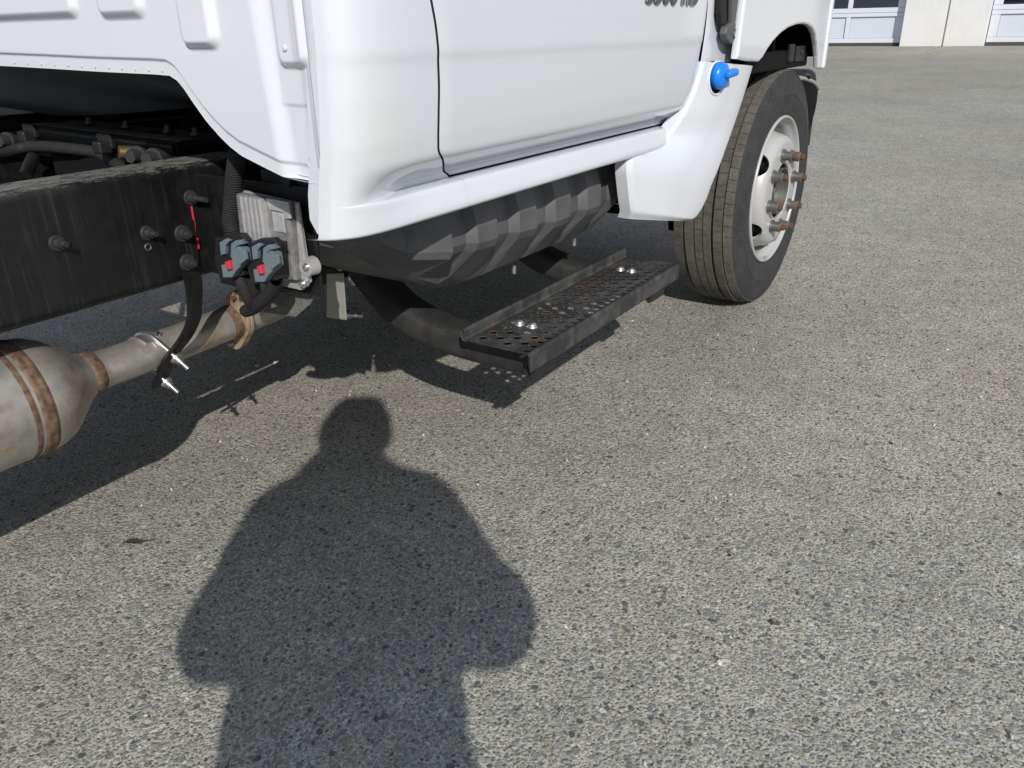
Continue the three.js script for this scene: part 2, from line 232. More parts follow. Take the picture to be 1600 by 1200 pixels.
// ------------------------------------------------------------------ service building across the lot
{
  const X = 15.74, B = new THREE.Group(); B.position.set(X, 0, 0);
  thing(B, 'service_building', 'white panelled service building with overhead shop doors across the lot', 'building');
  const wallT = texture(256, (x, y, n) => { const a = fbm(x / n * 6, y / n * 6, 6, 5, 301), s = fbm(x / n * 40, y / n * 8, 40, 3, 302); const k = 207 + a * 12 + (s - .5) * 9; return [k, k, k * .985]; });
  const wall = std({ map: rep(wallT, .6), roughness: .8 });
  const doorPaint = std({ color: rgb(.56, .59, .66), roughness: .5 }), railPaint = std({ color: rgb(.62, .64, .69), roughness: .45 });
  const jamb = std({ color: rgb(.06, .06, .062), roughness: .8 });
  const glass = std({ color: rgb(.9, .95, 1), transmission: 1, thickness: 0, roughness: .03, ior: 1.5 });
  const dark = std({ color: rgb(.30, .34, .38), roughness: .9 });
  const zAt = px => W(px, 73, 'x', X).z, yAt = (px, py) => Math.max(0, W(px, py, 'x', X + .16).y);
  const zA = zAt(1404.5), zB = zAt(1471), zC = zAt(1536), H = 4.6, OPEN = 3.7, DW = 3.66, REC = .16;
  // piers (each a pair of panels with a joint), header, parapet
  const pier = (z0, z1, name = 'wall_panel') => mesh(name, rbox(.4, H, z1 - z0, .008, .2, H / 2, (z0 + z1) / 2), wall, B);
  pier(zA, zB - .012); pier(zB + .012, zC);
  mesh('joint', rbox(.36, H - .02, .03, .002, .2, H / 2, zB), std({ color: rgb(.3, .3, .29), roughness: .9 }), B);
  pier(zA - DW - 2, zA - DW); pier(zC + DW, zC + DW + 2.4);
  mesh('header', rbox(.4, H - OPEN, DW, .006, .2, (H + OPEN) / 2, zA - DW / 2), wall, B);
  mesh('header', rbox(.4, H - OPEN, DW, .006, .2, (H + OPEN) / 2, zC + DW / 2), wall, B);
  mesh('parapet_cap', rbox(.5, .12, 13, .01, .2, H + .063, (zA + zC) / 2), railPaint, B);
  mesh('rear_wall', rbox(.2, H, 13, .01, 6.1, H / 2, (zA + zC) / 2), dark, B);
  mesh('roof', rbox(5.8, .2, 13, .01, 3.3, H - .11, (zA + zC) / 2), dark, B);
  mesh('end_wall', rbox(5.8, H - .2, .2, .01, 3.3, (H - .2) / 2 - .01, zA - DW - 1.8), wall, B);
  mesh('end_wall', rbox(5.8, H - .2, .2, .01, 3.3, (H - .2) / 2 - .01, zC + DW + 2.2), wall, B);
  mesh('shop_floor', rbox(5.6, .02, 12.4, .004, 3.25, .016, (zA + zC) / 2), std({ color: rgb(.16, .16, .16), roughness: .6 }), B);
  // overhead doors: aluminium sections, lower ones solid, upper ones glazed
  const yP0 = yAt(1370, 62), yP1 = yAt(1370, 21.5), yW0 = yAt(1370, 12), SEC = (yP1 + yW0) / 2, rail = .075;
  const stileL = Math.abs(zAt(1395) - zAt(1400)) + .1;
  function door(z0, z1, name) {
    const d = new THREE.Group(); d.name = name; d.position.set(REC, 0, 0); B.add(d);
    const n = 4, pw = (z1 - z0) / n, rows = Math.round(OPEN / SEC), sh = OPEN / rows;
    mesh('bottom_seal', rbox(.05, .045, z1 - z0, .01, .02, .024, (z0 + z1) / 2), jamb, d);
    for (let r = 0; r < rows; r++) {
      const y0 = r * sh + (r ? 0 : .05), y1 = (r + 1) * sh;
      mesh('rail', rbox(.05, rail, z1 - z0 - .02, .006, .02, y0 + rail / 2 + .002, (z0 + z1) / 2), railPaint, d);
      mesh('rail', rbox(.05, rail * .8, z1 - z0 - .02, .006, .02, y1 - rail * .4 - .002, (z0 + z1) / 2), railPaint, d);
      for (let i = 0; i <= n; i++) { const w = i === 0 || i === n ? .13 : .075, zc = i === 0 ? z0 + w / 2 + .012 : i === n ? z1 - w / 2 - .012 : z0 + pw * i; mesh('stile', rbox(.046, y1 - y0 - rail * 1.8 - .008, w, .005, .021, (y0 + y1 + rail * .2) / 2, zc), railPaint, d); }
      for (let i = 0; i < n; i++) {
        const a = z0 + pw * i + (i ? .042 : .146), b = z0 + pw * (i + 1) - (i === n - 1 ? .146 : .042), yy0 = y0 + rail + .006, yy1 = y1 - rail * .8 - .006;
        if (r === 0) mesh('panel', rbox(.012, yy1 - yy0, b - a, .003, .03, (yy0 + yy1) / 2, (a + b) / 2), doorPaint, d);
        else mesh('pane', rbox(.006, yy1 - yy0, b - a, .001, .03, (yy0 + yy1) / 2, (a + b) / 2), glass, d);
      }
    }
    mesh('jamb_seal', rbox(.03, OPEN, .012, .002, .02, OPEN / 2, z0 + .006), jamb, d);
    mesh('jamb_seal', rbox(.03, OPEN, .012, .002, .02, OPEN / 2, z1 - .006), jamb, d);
  }
  door(zA - DW, zA, 'overhead_door'); door(zC, zC + DW, 'overhead_door');
  // workbench and shelving inside, seen dimly through the panes
  mesh('workbench', rbox(.7, .9, 2.2, .02, 4.4, .49, zA - 1.6), dark, B);
  mesh('tool_cabinet', rbox(.6, 1.7, .9, .02, 4.6, .89, zA - .5), std({ color: rgb(.05, .12, .16), roughness: .6 }), B);
  mesh('tool_cabinet', rbox(.6, 1.5, 1.1, .02, 4.6, .79, zC + 1.4), dark, B);

  // worn painted bay line in front of the pier
  const L0 = W(1469, 75.5, 'y', 0), alpha = texture(256, (x, y, n) => { const a = fbm(x / n * 20, y / n * 20, 20, 4, 311), v = y / n; const k = clamp((a - .30 - v * .24) * 7) * 190; return [k, k, k]; }, false);
  alpha.wrapS = alpha.wrapT = THREE.ClampToEdgeWrapping;
  const nl = gridGeo(1, 8, (u, v) => V(X - .02 - v * 2.6, .004, L0.z - .12 + u * .27 + v * .02));
  const uv = nl.attributes.uv; for (let j = 0; j <= 8; j++) for (let i = 0; i < 2; i++) uv.setXY(j * 2 + i, i, j / 8);
  const pm = new THREE.Mesh(nl, std({ color: rgb(.42, .39, .31), roughness: .9, alphaMap: alpha, transparent: true }));
  pm.receiveShadow = true; thing(pm, 'painted_line', 'faded cream bay line leading to the white pier', 'road marking', null, 'structure');
}

// ------------------------------------------------------------------ truck (built in its own frame: x forward, y up, z to its right)
const truck = new THREE.Group(); truck.rotation.z = -RAKE;
thing(truck, 'chassis_cab_truck', 'white chassis cab truck with bare black frame rail behind the cab', 'truck');
const ZC = -1.83;                               // centre line of the truck
const part = (name, geo, mat, parent = truck) => mesh(name, geo, mat, parent);
const group = (name, parent = truck) => { const g = new THREE.Group(); g.name = name; parent.add(g); return g; };

// ---- cab back wall
const XB = 0.74;
const bp = (px, py) => U(px, py, 'x', XB);
{
  const line = [[478, 286], [455, 281], [440, 277], [410, 262], [375, 244], [356, 229], [340, 213], [320, 190], [300, 162], [284, 138], [274, 126], [262, 118.5], [240, 116.5], [150, 112], [70, 107], [0, 103]].map(q => bp(...q)).map(q => [q.z, q.y]).sort((a, b) => a[0] - b[0]);
  const ybot = z => { const m = z < ZC ? 2 * ZC - z : z; return m < line[0][0] ? line[0][1] : lin(line, m); };
  const rr = (z, y, za, zb, y0, r, e) => { const x = Math.abs(z - (za + zb) / 2) - (Math.abs(zb - za) / 2 - r), q = (y0 + r) - y, d = Math.hypot(Math.max(x, 0), Math.max(q, 0)) + Math.min(Math.max(x, q), 0) - r; return ss(e * .5, -e * .5, d); };
  const p = (px, py) => bp(px, py);
  const pads = [
    [p(-300, 20).z, p(122, 20).z, p(110, 24).y, .010, .016], [p(160, 20).z, p(226, 20).z, p(200, 24).y, .010, .016],
    [p(288, 40).z, p(338, 40).z, p(318, 72).y, .012, .013], [p(428, 60).z, p(474, 60).z, p(455, 103).y, .010, .011]];
  const r0 = p(398, 0), r1 = p(446, 265), small = [p(432, 140).z, p(472, 140).z, p(455, 166).y];
  const zR = -.842, TOP = 1.52;
  const NU = 420, NV = 190;
  const g = gridGeo(NU, NV, (u, v) => {
    const t = u < .82 ? u / .82 * .62 : .62 + (u - .82) / .18 * .38;
    const z = lerp(zR, 2 * ZC - zR, t), yb = ybot(z), vv = v < .85 ? v / .85 : 1, lim = Math.max(1.2, yb + .1);
    const y = v < .85 ? lerp(yb, lim, v / .85) : lerp(lim, TOP, (v - .85) / .15);
    const m = z < ZC ? 2 * ZC - z : z; let x = XB;
    for (const q of pads) x -= q[3] * rr(m, y, q[0], q[1], q[2], .014, q[4]);
    x -= .0016 * rr(m, y, small[0], small[1], small[2], .003, .003);
    const tt = (y - r0.y) / (r1.y - r0.y), zr = lerp(r0.z, r1.z, clamp(tt, -3, 1.2));
    x += .011 * ss(zr - .016, zr + .018, m) * ss(zR + .002, zR - .03, m);
    const hem = Math.min(y - yb, Math.hypot((y - ybot(m + .012)), .012), Math.hypot((y - ybot(m - .012)), .012));
    x += .0035 * ss(.024, .019, y - yb) - .012 * ss(.004, 0, y - yb) * 0;
    return V(x, y, z);
  }, false);
  part('cab_back_panel', g, M.white);
  // hem flange folded forward under the panel edge, with a row of spot welds
  const zs = []; for (let i = 0; i <= 260; i++) zs.push(lerp(zR, 2 * ZC - zR, i / 260));
  part('back_hem', gridGeo(260, 2, (u, v) => { const z = zs[Math.round(u * 260)]; return V(XB + .003 + v * .03, ybot(z) - [0, .003, .001][Math.round(v * 2)], z); }), M.white);
  const welds = []; for (let px = 20; px < 480; px += 21) { const q = px < 262 ? [px, 117 - (262 - px) * .055 - 6] : null; if (q) { const c = bp(...q); welds.push(new THREE.SphereGeometry(.0021, 8, 6).scale(.25, 1, 1).translate(XB + .002, c.y, c.z)); } }
  for (const [a, b] of [[300, 150], [315, 172], [330, 192], [348, 212]]) { const c = bp(a + 6, b); welds.push(new THREE.SphereGeometry(.0026, 8, 6).scale(.25, 1, 1).translate(XB + .010, c.y, c.z)); }
  const w = part('spot_weld', merge(welds), M.white); w.userData.kind = 'stuff';
  const cp = bp(446, 75); part('plug', new THREE.SphereGeometry(.0045, 12, 8).scale(.3, 1, 1).translate(XB - .002, cp.y, cp.z), M.white);
  const rc = bp(492, 257); part('round_plug', new THREE.TorusGeometry(.0115, .0012, 8, 28).rotateY(Math.PI / 2).translate(XB + .0098, rc.y, rc.z - .012), M.white);

  // floor pan under the rear of the cab: pressed grey steel falling forward and inward
  part('floor_pan', gridGeo(90, 60, (u, v) => {
    const z = lerp(-.86, 2 * ZC + .86, u), m = Math.abs(z - ZC), x = XB + .012 + v * 1.9, yb = ybot(z);
    const fall = ss(0, .45, v) * .10 + ss(.16, .6, v) * .06;
    let y = lerp(yb + .006, .985 - fall, ss(0, .12, v));
    if (m < .9) y += .055 * ss(.42, .30, Math.abs(m - .1)) * ss(.05, .14, v) * ss(.45, .3, v);
    y += .016 * Math.cos(z * 11) * ss(.03, .15, v);
    y -= .06 * ss(.08, .14, v) * ss(.52, .60, m);
    return V(x, y, z);
  }), M.pan);
}

// ---- cab side: quarter panel, door, rocker
const SIDE = [[.8205, -.8425], [.8275, -.8415], [.832, -.8370], [.845, -.8165], [.858, -.7955], [.864, -.7880], [.871, -.7835], [.882, -.7808], [.912, -.776], [.96, -.7715], [1.006, -.7685], [1.018, -.7665], [1.04, -.766], [1.12, -.766], [1.3, -.771], [1.52, -.785]];
const zSide = y => interp(SIDE, y);
const ROCK = [[.8180, -.8425], [.8178, -.826], [.8165, -.8135], [.8130, -.8092], [.808, -.8076], [.800, -.8056], [.790, -.8030], [.781, -.8010], [.7745, -.8012], [.7702, -.8050], [.7680, -.812], [.767, -.824], [.766, -.845], [.766, -.90], [.775, -1.0]];
const gapBack = [[676, 0], [683, 40], [687, 80], [688, 130], [687.5, 180], [687, 220], [690, 242], [695, 260], [701, 272], [706, 277], [715, 279.5]];
const onSide = (a, b) => { let q = U(a, b, 'z', -.775); for (let i = 0; i < 12; i++) q = U(a, b, 'z', lerp(q.z, zSide(q.y), .6)); return q; };
const doorRear = gapBack.map(([a, b]) => onSide(a, b)).map(q => [q.y, q.x]).sort((a, b) => a[0] - b[0]);
const doorFront = [[1108, 0], [1104, 32], [1100, 60], [1090, 110], [1082, 138], [1070, 165], [1058, 184], [1046, 198]].map(([a, b]) => onSide(a, b)).map(q => [q.y, q.x]).sort((a, b) => a[0] - b[0]);
const ext1 = (tab, y) => { const n = tab.length; if (y > tab[n - 1][0]) return tab[n - 1][1] + (y - tab[n - 1][0]) * clamp((tab[n - 1][1] - tab[n - 2][1]) / (tab[n - 1][0] - tab[n - 2][0]), -.25, .25); return interp(tab, y); };
const yDoor0 = .8215, TOPY = 1.52;
const xr = y => { const b = doorRear[0]; return y < b[0] ? b[1] + .02 * clamp((b[0] - y) / .004) : ext1(doorRear, y); };
const xf = y => { const b = doorFront[0]; return y < b[0] ? b[1] - .03 * clamp((b[0] - y) / .006) : ext1(doorFront, y); };
const yRow = (v, a) => v < .8 ? lerp(a, 1.13, Math.pow(v / .8, 1.25)) : lerp(1.13, TOPY, (v - .8) / .2);
{
  const off = x => interp([[XB - .002, .058], [XB + .002, .042], [XB + .010, .029], [XB + .024, .0175], [XB + .045, .009], [XB + .075, .0032], [XB + .11, .0006], [XB + .14, 0]], x);
  const zCorner = (y, z) => y < .772 ? z : lin([[.772, -.803], [.80, -.7985], [.85, -.7895], [.90, -.7785], [.96, -.7715]], y) * (y > .96 ? 0 : 1) + (y > .96 ? z : 0);
  // quarter panel: side profile and rocker in one skin, turning round the rear corner
  const prof = []; for (let i = 0; i <= 70; i++) { const y = yRow(1 - i / 70, .818); prof.push([y, zSide(y)]); }
  for (let i = 1; i <= 30; i++) { const t = i / 30 * (ROCK.length - 3), k = Math.min(ROCK.length - 2, Math.floor(t)), f = t - k; prof.push([lerp(ROCK[k][0], ROCK[k + 1][0], f), lerp(ROCK[k][1], ROCK[k + 1][1], f)]); }
  const NP = prof.length - 1;
  const q = gridGeo(64, NP, (u, v) => {
    const [y, z] = prof[Math.round(v * NP)], xe = y > .8182 ? xr(y) - .006 : xr(.8215) - .002;
    const x = XB - .002 + Math.pow(u, 1.8) * (xe - XB + .002), k = y < .8 ? 0 : 0;
    const b = ss(XB + .0, XB + .19, x); return V(x, y + k * (y < .78 ? 1 : 0), lerp(zCorner(y, z), z, b) - off(x));
  });
  const c = [], P = q.attributes.position, st = U(603, 205, 'z', -.775);
  for (let i = 0; i < P.count; i++) { const dx = (P.getX(i) - st.x) / .03, dy = (P.getY(i) - st.y) / .06, a = .5 * Math.exp(-dx * dx - dy * dy) * (.5 + .5 * vnoise(P.getX(i) * 90, P.getY(i) * 90, 4096, 5)); c.push(1, 1 - .01 * a, 1 - .15 * a); }
  q.setAttribute('color', new THREE.Float32BufferAttribute(c, 3));
  part('quarter_panel', q, M.whiteStain);
  part('quarter_flange', gridGeo(4, 40, (u, v) => { const y = lerp(.777, TOPY, v), zp = y > .96 ? zSide(y) : zCorner(y, 0), zl = lin([[.777, -.870], [.785, -.878], [.793, -.8815], [.80, -.8825], [.835, -.879], [.854, -.874], [.88, -.868], [.985, -.856], [1.52, -.87]], y); return V(XB + .003 + .0015 * u, y, lerp(zp - .049, Math.min(zl, zp - .056), u)); }), M.white);
  part('quarter_flange', gridGeo(4, 3, (u, v) => V(XB + .0015 + .05 * v, .777 - .006 * Math.sin(v * 1.5), lerp(-.845, -.870, u))), M.white);
  // rocker running forward under the door
  const xq = xr(.8215) + .001;
  part('rocker_panel', gridGeo(40, 33, (u, v) => { const t = v * (ROCK.length - 1), k = Math.min(ROCK.length - 2, Math.floor(t)), f = t - k, x = lerp(xq - .004, 1.905, u); return V(x, lerp(ROCK[k][0], ROCK[k + 1][0], f) + .0004, lerp(ROCK[k][1], ROCK[k + 1][1], f) + .0006 - .02 * ss(1.875, 1.905, x)); }), M.white);
  // door skin with returned edges
  const door = group('door');
  part('door_skin', gridGeo(60, 90, (u, v) => { const y = yRow(v, yDoor0), a = xr(y) + .0025, b = xf(y) - .002; const x = lerp(a, b, u), e = Math.min(x - a, b - x); return V(x, y, zSide(y) - .0025 * ss(.004, 0, e)); }), M.white, door);
  part('door_edge', gridGeo(1, 90, (u, v) => { const y = yRow(v, yDoor0); return V(xf(y) - .002 - u * .001, y, zSide(y) - .0025 - u * .02); }), M.white, door);
  part('door_edge', gridGeo(40, 1, (u, v) => V(lerp(xr(yDoor0), xf(yDoor0), u), yDoor0 + .001 * v, zSide(yDoor0) - v * .03), true), M.white, door);
  part('door_seal', gridGeo(2, 90, (u, v) => { const y = yRow(v, yDoor0); return V(lerp(xr(y) - .0085, xr(y) + .005, u), y, zSide(y) - .0042); }), M.seal, door);
  // rubber seal in the shut line
  const sp = []; for (let i = 0; i <= 40; i++) { const y = lerp(TOPY, .826, i / 40); sp.push(V(xr(y) - .0005, y, zSide(y) - .014)); }
  for (let i = 0; i <= 30; i++) sp.push(V(lerp(xr(yDoor0) + .03, xf(yDoor0) - .03, i / 30), .8192, -.853));
  for (let i = 0; i <= 30; i++) { const y = lerp(.833, TOPY, i / 30); sp.push(V(xf(y) + .003, y, zSide(y) - .016)); }
  part('door_seal', boxUV(new THREE.TubeGeometry(new THREE.CatmullRomCurve3(sp), 300, .007, 6)), M.seal, door);
  const inner = gridGeo(30, 30, (u, v) => { const y = lerp(.80, TOPY, v); return V(lerp(XB + .1, 2.12, u), y, -.86); }); part('door_aperture', inner, M.white);
}
// raised model lettering on the door
{
  const font = await new FontLoader().loadAsync('fonts/droid/droid_sans_bold.typeface.json');
  const a = U(1007, 3, 'z', -.765), b = U(1088, 7, 'z', -.765);
  const tg = new TextGeometry('5500 HD', { font, size: .062, depth: .004, curveSegments: 6, bevelEnabled: true, bevelSize: .0008, bevelThickness: .001, bevelSegments: 1 });
  tg.computeBoundingBox(); const w = tg.boundingBox.max.x - tg.boundingBox.min.x;
  const s = (b.x - a.x) / w; tg.scale(s, 1, 1); tg.applyMatrix4(new THREE.Matrix4().set(1, .16, 0, 0, 0, 1, 0, 0, 0, 0, 1, 0, 0, 0, 0, 1));
  tg.translate(a.x, (a.y + b.y) / 2 - .002, -.7652);
  const d = truck.children.find(o => o.name === 'door'); part('model_lettering', boxUV(tg), M.badge, d);
}
// upper cab, above what the photograph shows: pillars, glass and roof
{
  const up = group('upper_cab'), zo = -.80, zi = 2 * ZC - zo, y0 = 1.522, y1 = 2.12;
  part('roof', rbox(1.25, .09, zi - zo < 0 ? zo - zi - .2 : 1.9, .04, XB + .72, y1 + .03, ZC), M.white, up);
  const gl = std({ color: rgb(.5, .55, .55), transmission: .9, roughness: .03, thickness: 0 });
  part('rear_window', rbox(.01, y1 - y0 - .16, zo - zi - .5, .004, XB + .06, (y0 + y1) / 2, ZC), gl, up);
  for (const s of [-1, 1]) {
    part('rear_pillar', rbox(.14, y1 - y0 + .02, .22, .03, XB + .09, (y0 + y1) / 2, ZC + s * .9), M.white, up);
    part('front_pillar', ribbon([V(2.2, y0 - .02, ZC + s * .98), V(1.75, y1, ZC + s * .86)], () => V(.04, 0, 0), .07), M.white, up);
    part('side_window', ribbon([V(1.45, y0, ZC + s * .985), V(1.32, y1 - .02, ZC + s * .9)], () => V(.48, 0, 0), .006), gl, up);
  }
  part('windshield', ribbon([V(2.26, y0 - .02, ZC), V(1.72, y1, ZC)], () => V(0, 0, .84), .006), gl, up);
  part('hood', rbox(1.25, .28, 1.62, .1, 2.75, 1.56, ZC), M.white, up);
  part('left_side', rbox(1.5, .72, .03, .01, XB + .78, 1.175, 2 * ZC - (-.785)), M.white, up);
  part('firewall', rbox(.05, 1.0, 1.9, .01, 2.0, 1.12, ZC - .06), M.blackDeep, up);
}

// ---- fender extension behind the front wheel, cowl side above it
function resample(list, n) { return new THREE.CatmullRomCurve3(list, false, 'centripetal', .5).getSpacedPoints(n); }
{
  const P = l => l.map(([a, b, z]) => U(a, b, 'z', z));
  const left = P([[991, 343, -.808], [987, 318, -.807], [984, 290, -.806], [982, 262, -.806], [984, 247, -.808], [1003, 237, -.810], [1022, 228, -.810], [1040, 215, -.806], [1052, 201, -.799], [1066, 180, -.789], [1082, 148, -.781], [1092, 118, -.777], [1098, 96, -.775]]);
  const right = P([[1082, 345, -.772], [1094, 340, -.768], [1103, 330, -.764], [1112, 315, -.761], [1121, 292, -.758], [1132, 262, -.757], [1146, 216, -.757], [1160, 168, -.758], [1172, 127, -.760], [1179, 104, -.762]]);
  const N = 70, L = resample(left, N), R_ = resample(right, N);
  const cut = U(1119.5, 121, 'z', -.765);
  const fx = group('fender_extension');
  const surf = (u, v) => { const i = Math.round(v * N), a = L[i], b = R_[i], p = a.clone().lerp(b, u); p.z += .020 * Math.sin(Math.PI * clamp(u)) + .006 * ss(.5, .84, u) - .026 * ss(.84, .9, u) * (u - .84) / .16 - .004 * ss(.985, 1, u) - .006 * ss(.03, 0, u) - .010 * ss(.04, 0, v); return p; };
  const holeR = .0385, NU = 90;
  // skin, with the filler opening left out
  const g = gridGeo(NU, N, surf), P0 = g.attributes.position, id = [];
  const cc = (() => { let best = 9, bp_ = null; for (let i = 0; i < P0.count; i++) { const q = V().fromBufferAttribute(P0, i), pr = q.clone().sub(EYE_T).normalize().dot(cut.clone().sub(EYE_T).normalize()); if (1 - pr < best) { best = 1 - pr; bp_ = q; } } return bp_; })();
  // move the vertices next to the rim of the opening onto it
  for (let i = 0; i < P0.count; i++) { const dx = P0.getX(i) - cc.x, dy = P0.getY(i) - cc.y, d = Math.hypot(dx, dy); if (Math.abs(d - holeR) < .0055 && d > 0) { P0.setX(i, cc.x + dx / d * holeR); P0.setY(i, cc.y + dy / d * holeR); } }
  const src = g.index.array; for (let i = 0; i < src.length; i += 3) { let x = 0, y = 0; for (let k = 0; k < 3; k++) { x += P0.getX(src[i + k]) / 3; y += P0.getY(src[i + k]) / 3; } if (Math.hypot(x - cc.x, y - cc.y) > holeR - .0012) id.push(src[i], src[i + 1], src[i + 2]); }
  g.setIndex(id); g.computeVertexNormals();
  part('panel', g, M.white, fx);
  part('wheel_side_return', gridGeo(3, N, (u, v) => { const p = surf(1, v); return V(p.x + .004 * u, p.y, p.z - .03 * u); }), M.white, fx);
  part('bottom_return', gridGeo(NU, 2, (u, v) => { const p = surf(u, 0); return V(p.x, p.y + .002 * v, p.z - .03 * v); }), M.white, fx);
  part('rear_return', gridGeo(2, N, (u, v) => { const p = surf(0, v); return V(p.x + .002 * u, p.y, p.z - .03 * u); }), M.white, fx);
  // diesel fluid filler: black pocket, collar, blue cap with grip bar
  const ax = V(-.16, .05, 1).normalize(), q0 = new THREE.Quaternion().setFromUnitVectors(V(0, 1, 0), ax), base = cc.clone().addScaledVector(ax, -.03);
  part('filler_pocket', boxUV(new THREE.CylinderGeometry(holeR + .004, holeR + .002, .05, 36, 1, true).applyQuaternion(q0).translate(base.x, base.y, base.z)), M.seal, fx);
  part('filler_pocket_floor', boxUV(new THREE.CylinderGeometry(holeR + .006, holeR + .006, .006, 36).applyQuaternion(q0).translate(base.x - ax.x * .03, base.y, base.z - ax.z * .03)), M.seal, fx);
  part('opening_rim', new THREE.TorusGeometry(holeR + .002, .003, 10, 44).applyQuaternion(new THREE.Quaternion().setFromUnitVectors(V(0, 0, 1), ax)).translate(cc.x, cc.y, cc.z), M.white, fx);
  const cap = group('filler_cap', fx);
  const at = (d, r0, r1, h, seg = 36) => new THREE.CylinderGeometry(r1, r0, h, seg).applyQuaternion(q0).translate(cc.x + .004 + ax.x * d, cc.y + .006 + ax.y * d, cc.z + ax.z * d);
  const pts = [[0, .013], [.012, .013], [.024, .011], [.031, .007], [.0335, .001], [.0335, -.012], [.0315, -.013], [.0315, -.022]].map(q => new THREE.Vector2(q[0], q[1]));
  const capG = new THREE.LatheGeometry(pts, 40).applyQuaternion(q0).translate(cc.x + .004 + ax.x * .012, cc.y + .006, cc.z + ax.z * .012);
  const grip = new RoundedBoxGeometry(.052, .019, .024, 4, .008).translate(.016, 0, .030).applyQuaternion(new THREE.Quaternion().setFromAxisAngle(V(0, 0, 1), .12)).applyQuaternion(new THREE.Quaternion().setFromUnitVectors(V(0, 0, 1), ax)).translate(cc.x + .004, cc.y + .008, cc.z);
  const one = mesh('cap_body', merge([capG, grip]), M.blue, truck); fx.remove(cap); truck.remove(one); one.name = 'filler_cap'; fx.add(one);
  part('cap_skirt', boxUV(at(-.014, .031, .031, .024)), M.seal, fx);

  // cowl side with the rubber hood latch
  const cs = group('cowl_side'), l2 = P([[1097, 97, -.781], [1104, 50, -.781], [1109, 0, -.781]]), r2 = P([[1152, 97, -.779], [1157, 45, -.779], [1163, -10, -.779]]);
  const topL = V(l2[2].x - .03, TOPY, -.79), topR = V(r2[2].x - .02, TOPY, -.79);
  const lc = resample([...l2, topL], 40), rc = resample([...r2, topR], 40);
  part('panel', gridGeo(16, 40, (u, v) => { const i = Math.round(v * 40), p = lc[i].clone().lerp(rc[i], u); p.z += -.004 * ss(.08, 0, u) - .030 * ss(.80, .93, u); return p; }), M.white, cs);
  part('gap_panel', gridGeo(2, 20, (u, v) => { const i = Math.round(v * 40 * .5) * 2, p = rc[Math.min(40, i)].clone(); return V(p.x - .012 + u * .10, p.y, p.z - .034); }), M.white, cs);
  const F = (px, py, dz = 0) => U(px, py, 'z', -.777 + dz);
  const shape = (list, depth, dz, mat, name, bev = .003) => part(name, extrude(list.map(([a, b]) => { const q = F(a, b); return [q.x, q.y]; }), depth, bev).translate(0, 0, -.777 + dz), mat, cs);
  shape([[1118, 36], [1116.5, 20], [1119, -30], [1148, -30], [1147, 20], [1144, 30], [1141, 38], [1137, 37], [1140, 18], [1140, -20], [1125, -20], [1125, 20], [1126, 36], [1122, 38]], .016, .002, M.seal, 'latch_bracket');
  shape([[1129, 44], [1129.5, 10], [1131, -30], [1140, -30], [1139, 10], [1137, 44]], .012, .014, M.latch, 'latch_strap');
  shape([[1121, 60], [1119.5, 52], [1121, 45], [1125, 41], [1130, 38], [1137, 38], [1140, 43], [1141, 53], [1139, 62], [1134, 66], [1126, 65]], .020, .008, M.latch, 'latch_handle', .005);
  const kn = F(1131, 53); part('latch_recess', new THREE.TorusGeometry(.009, .0035, 10, 24).translate(kn.x, kn.y, -.777 + .029), M.latch, cs);
}

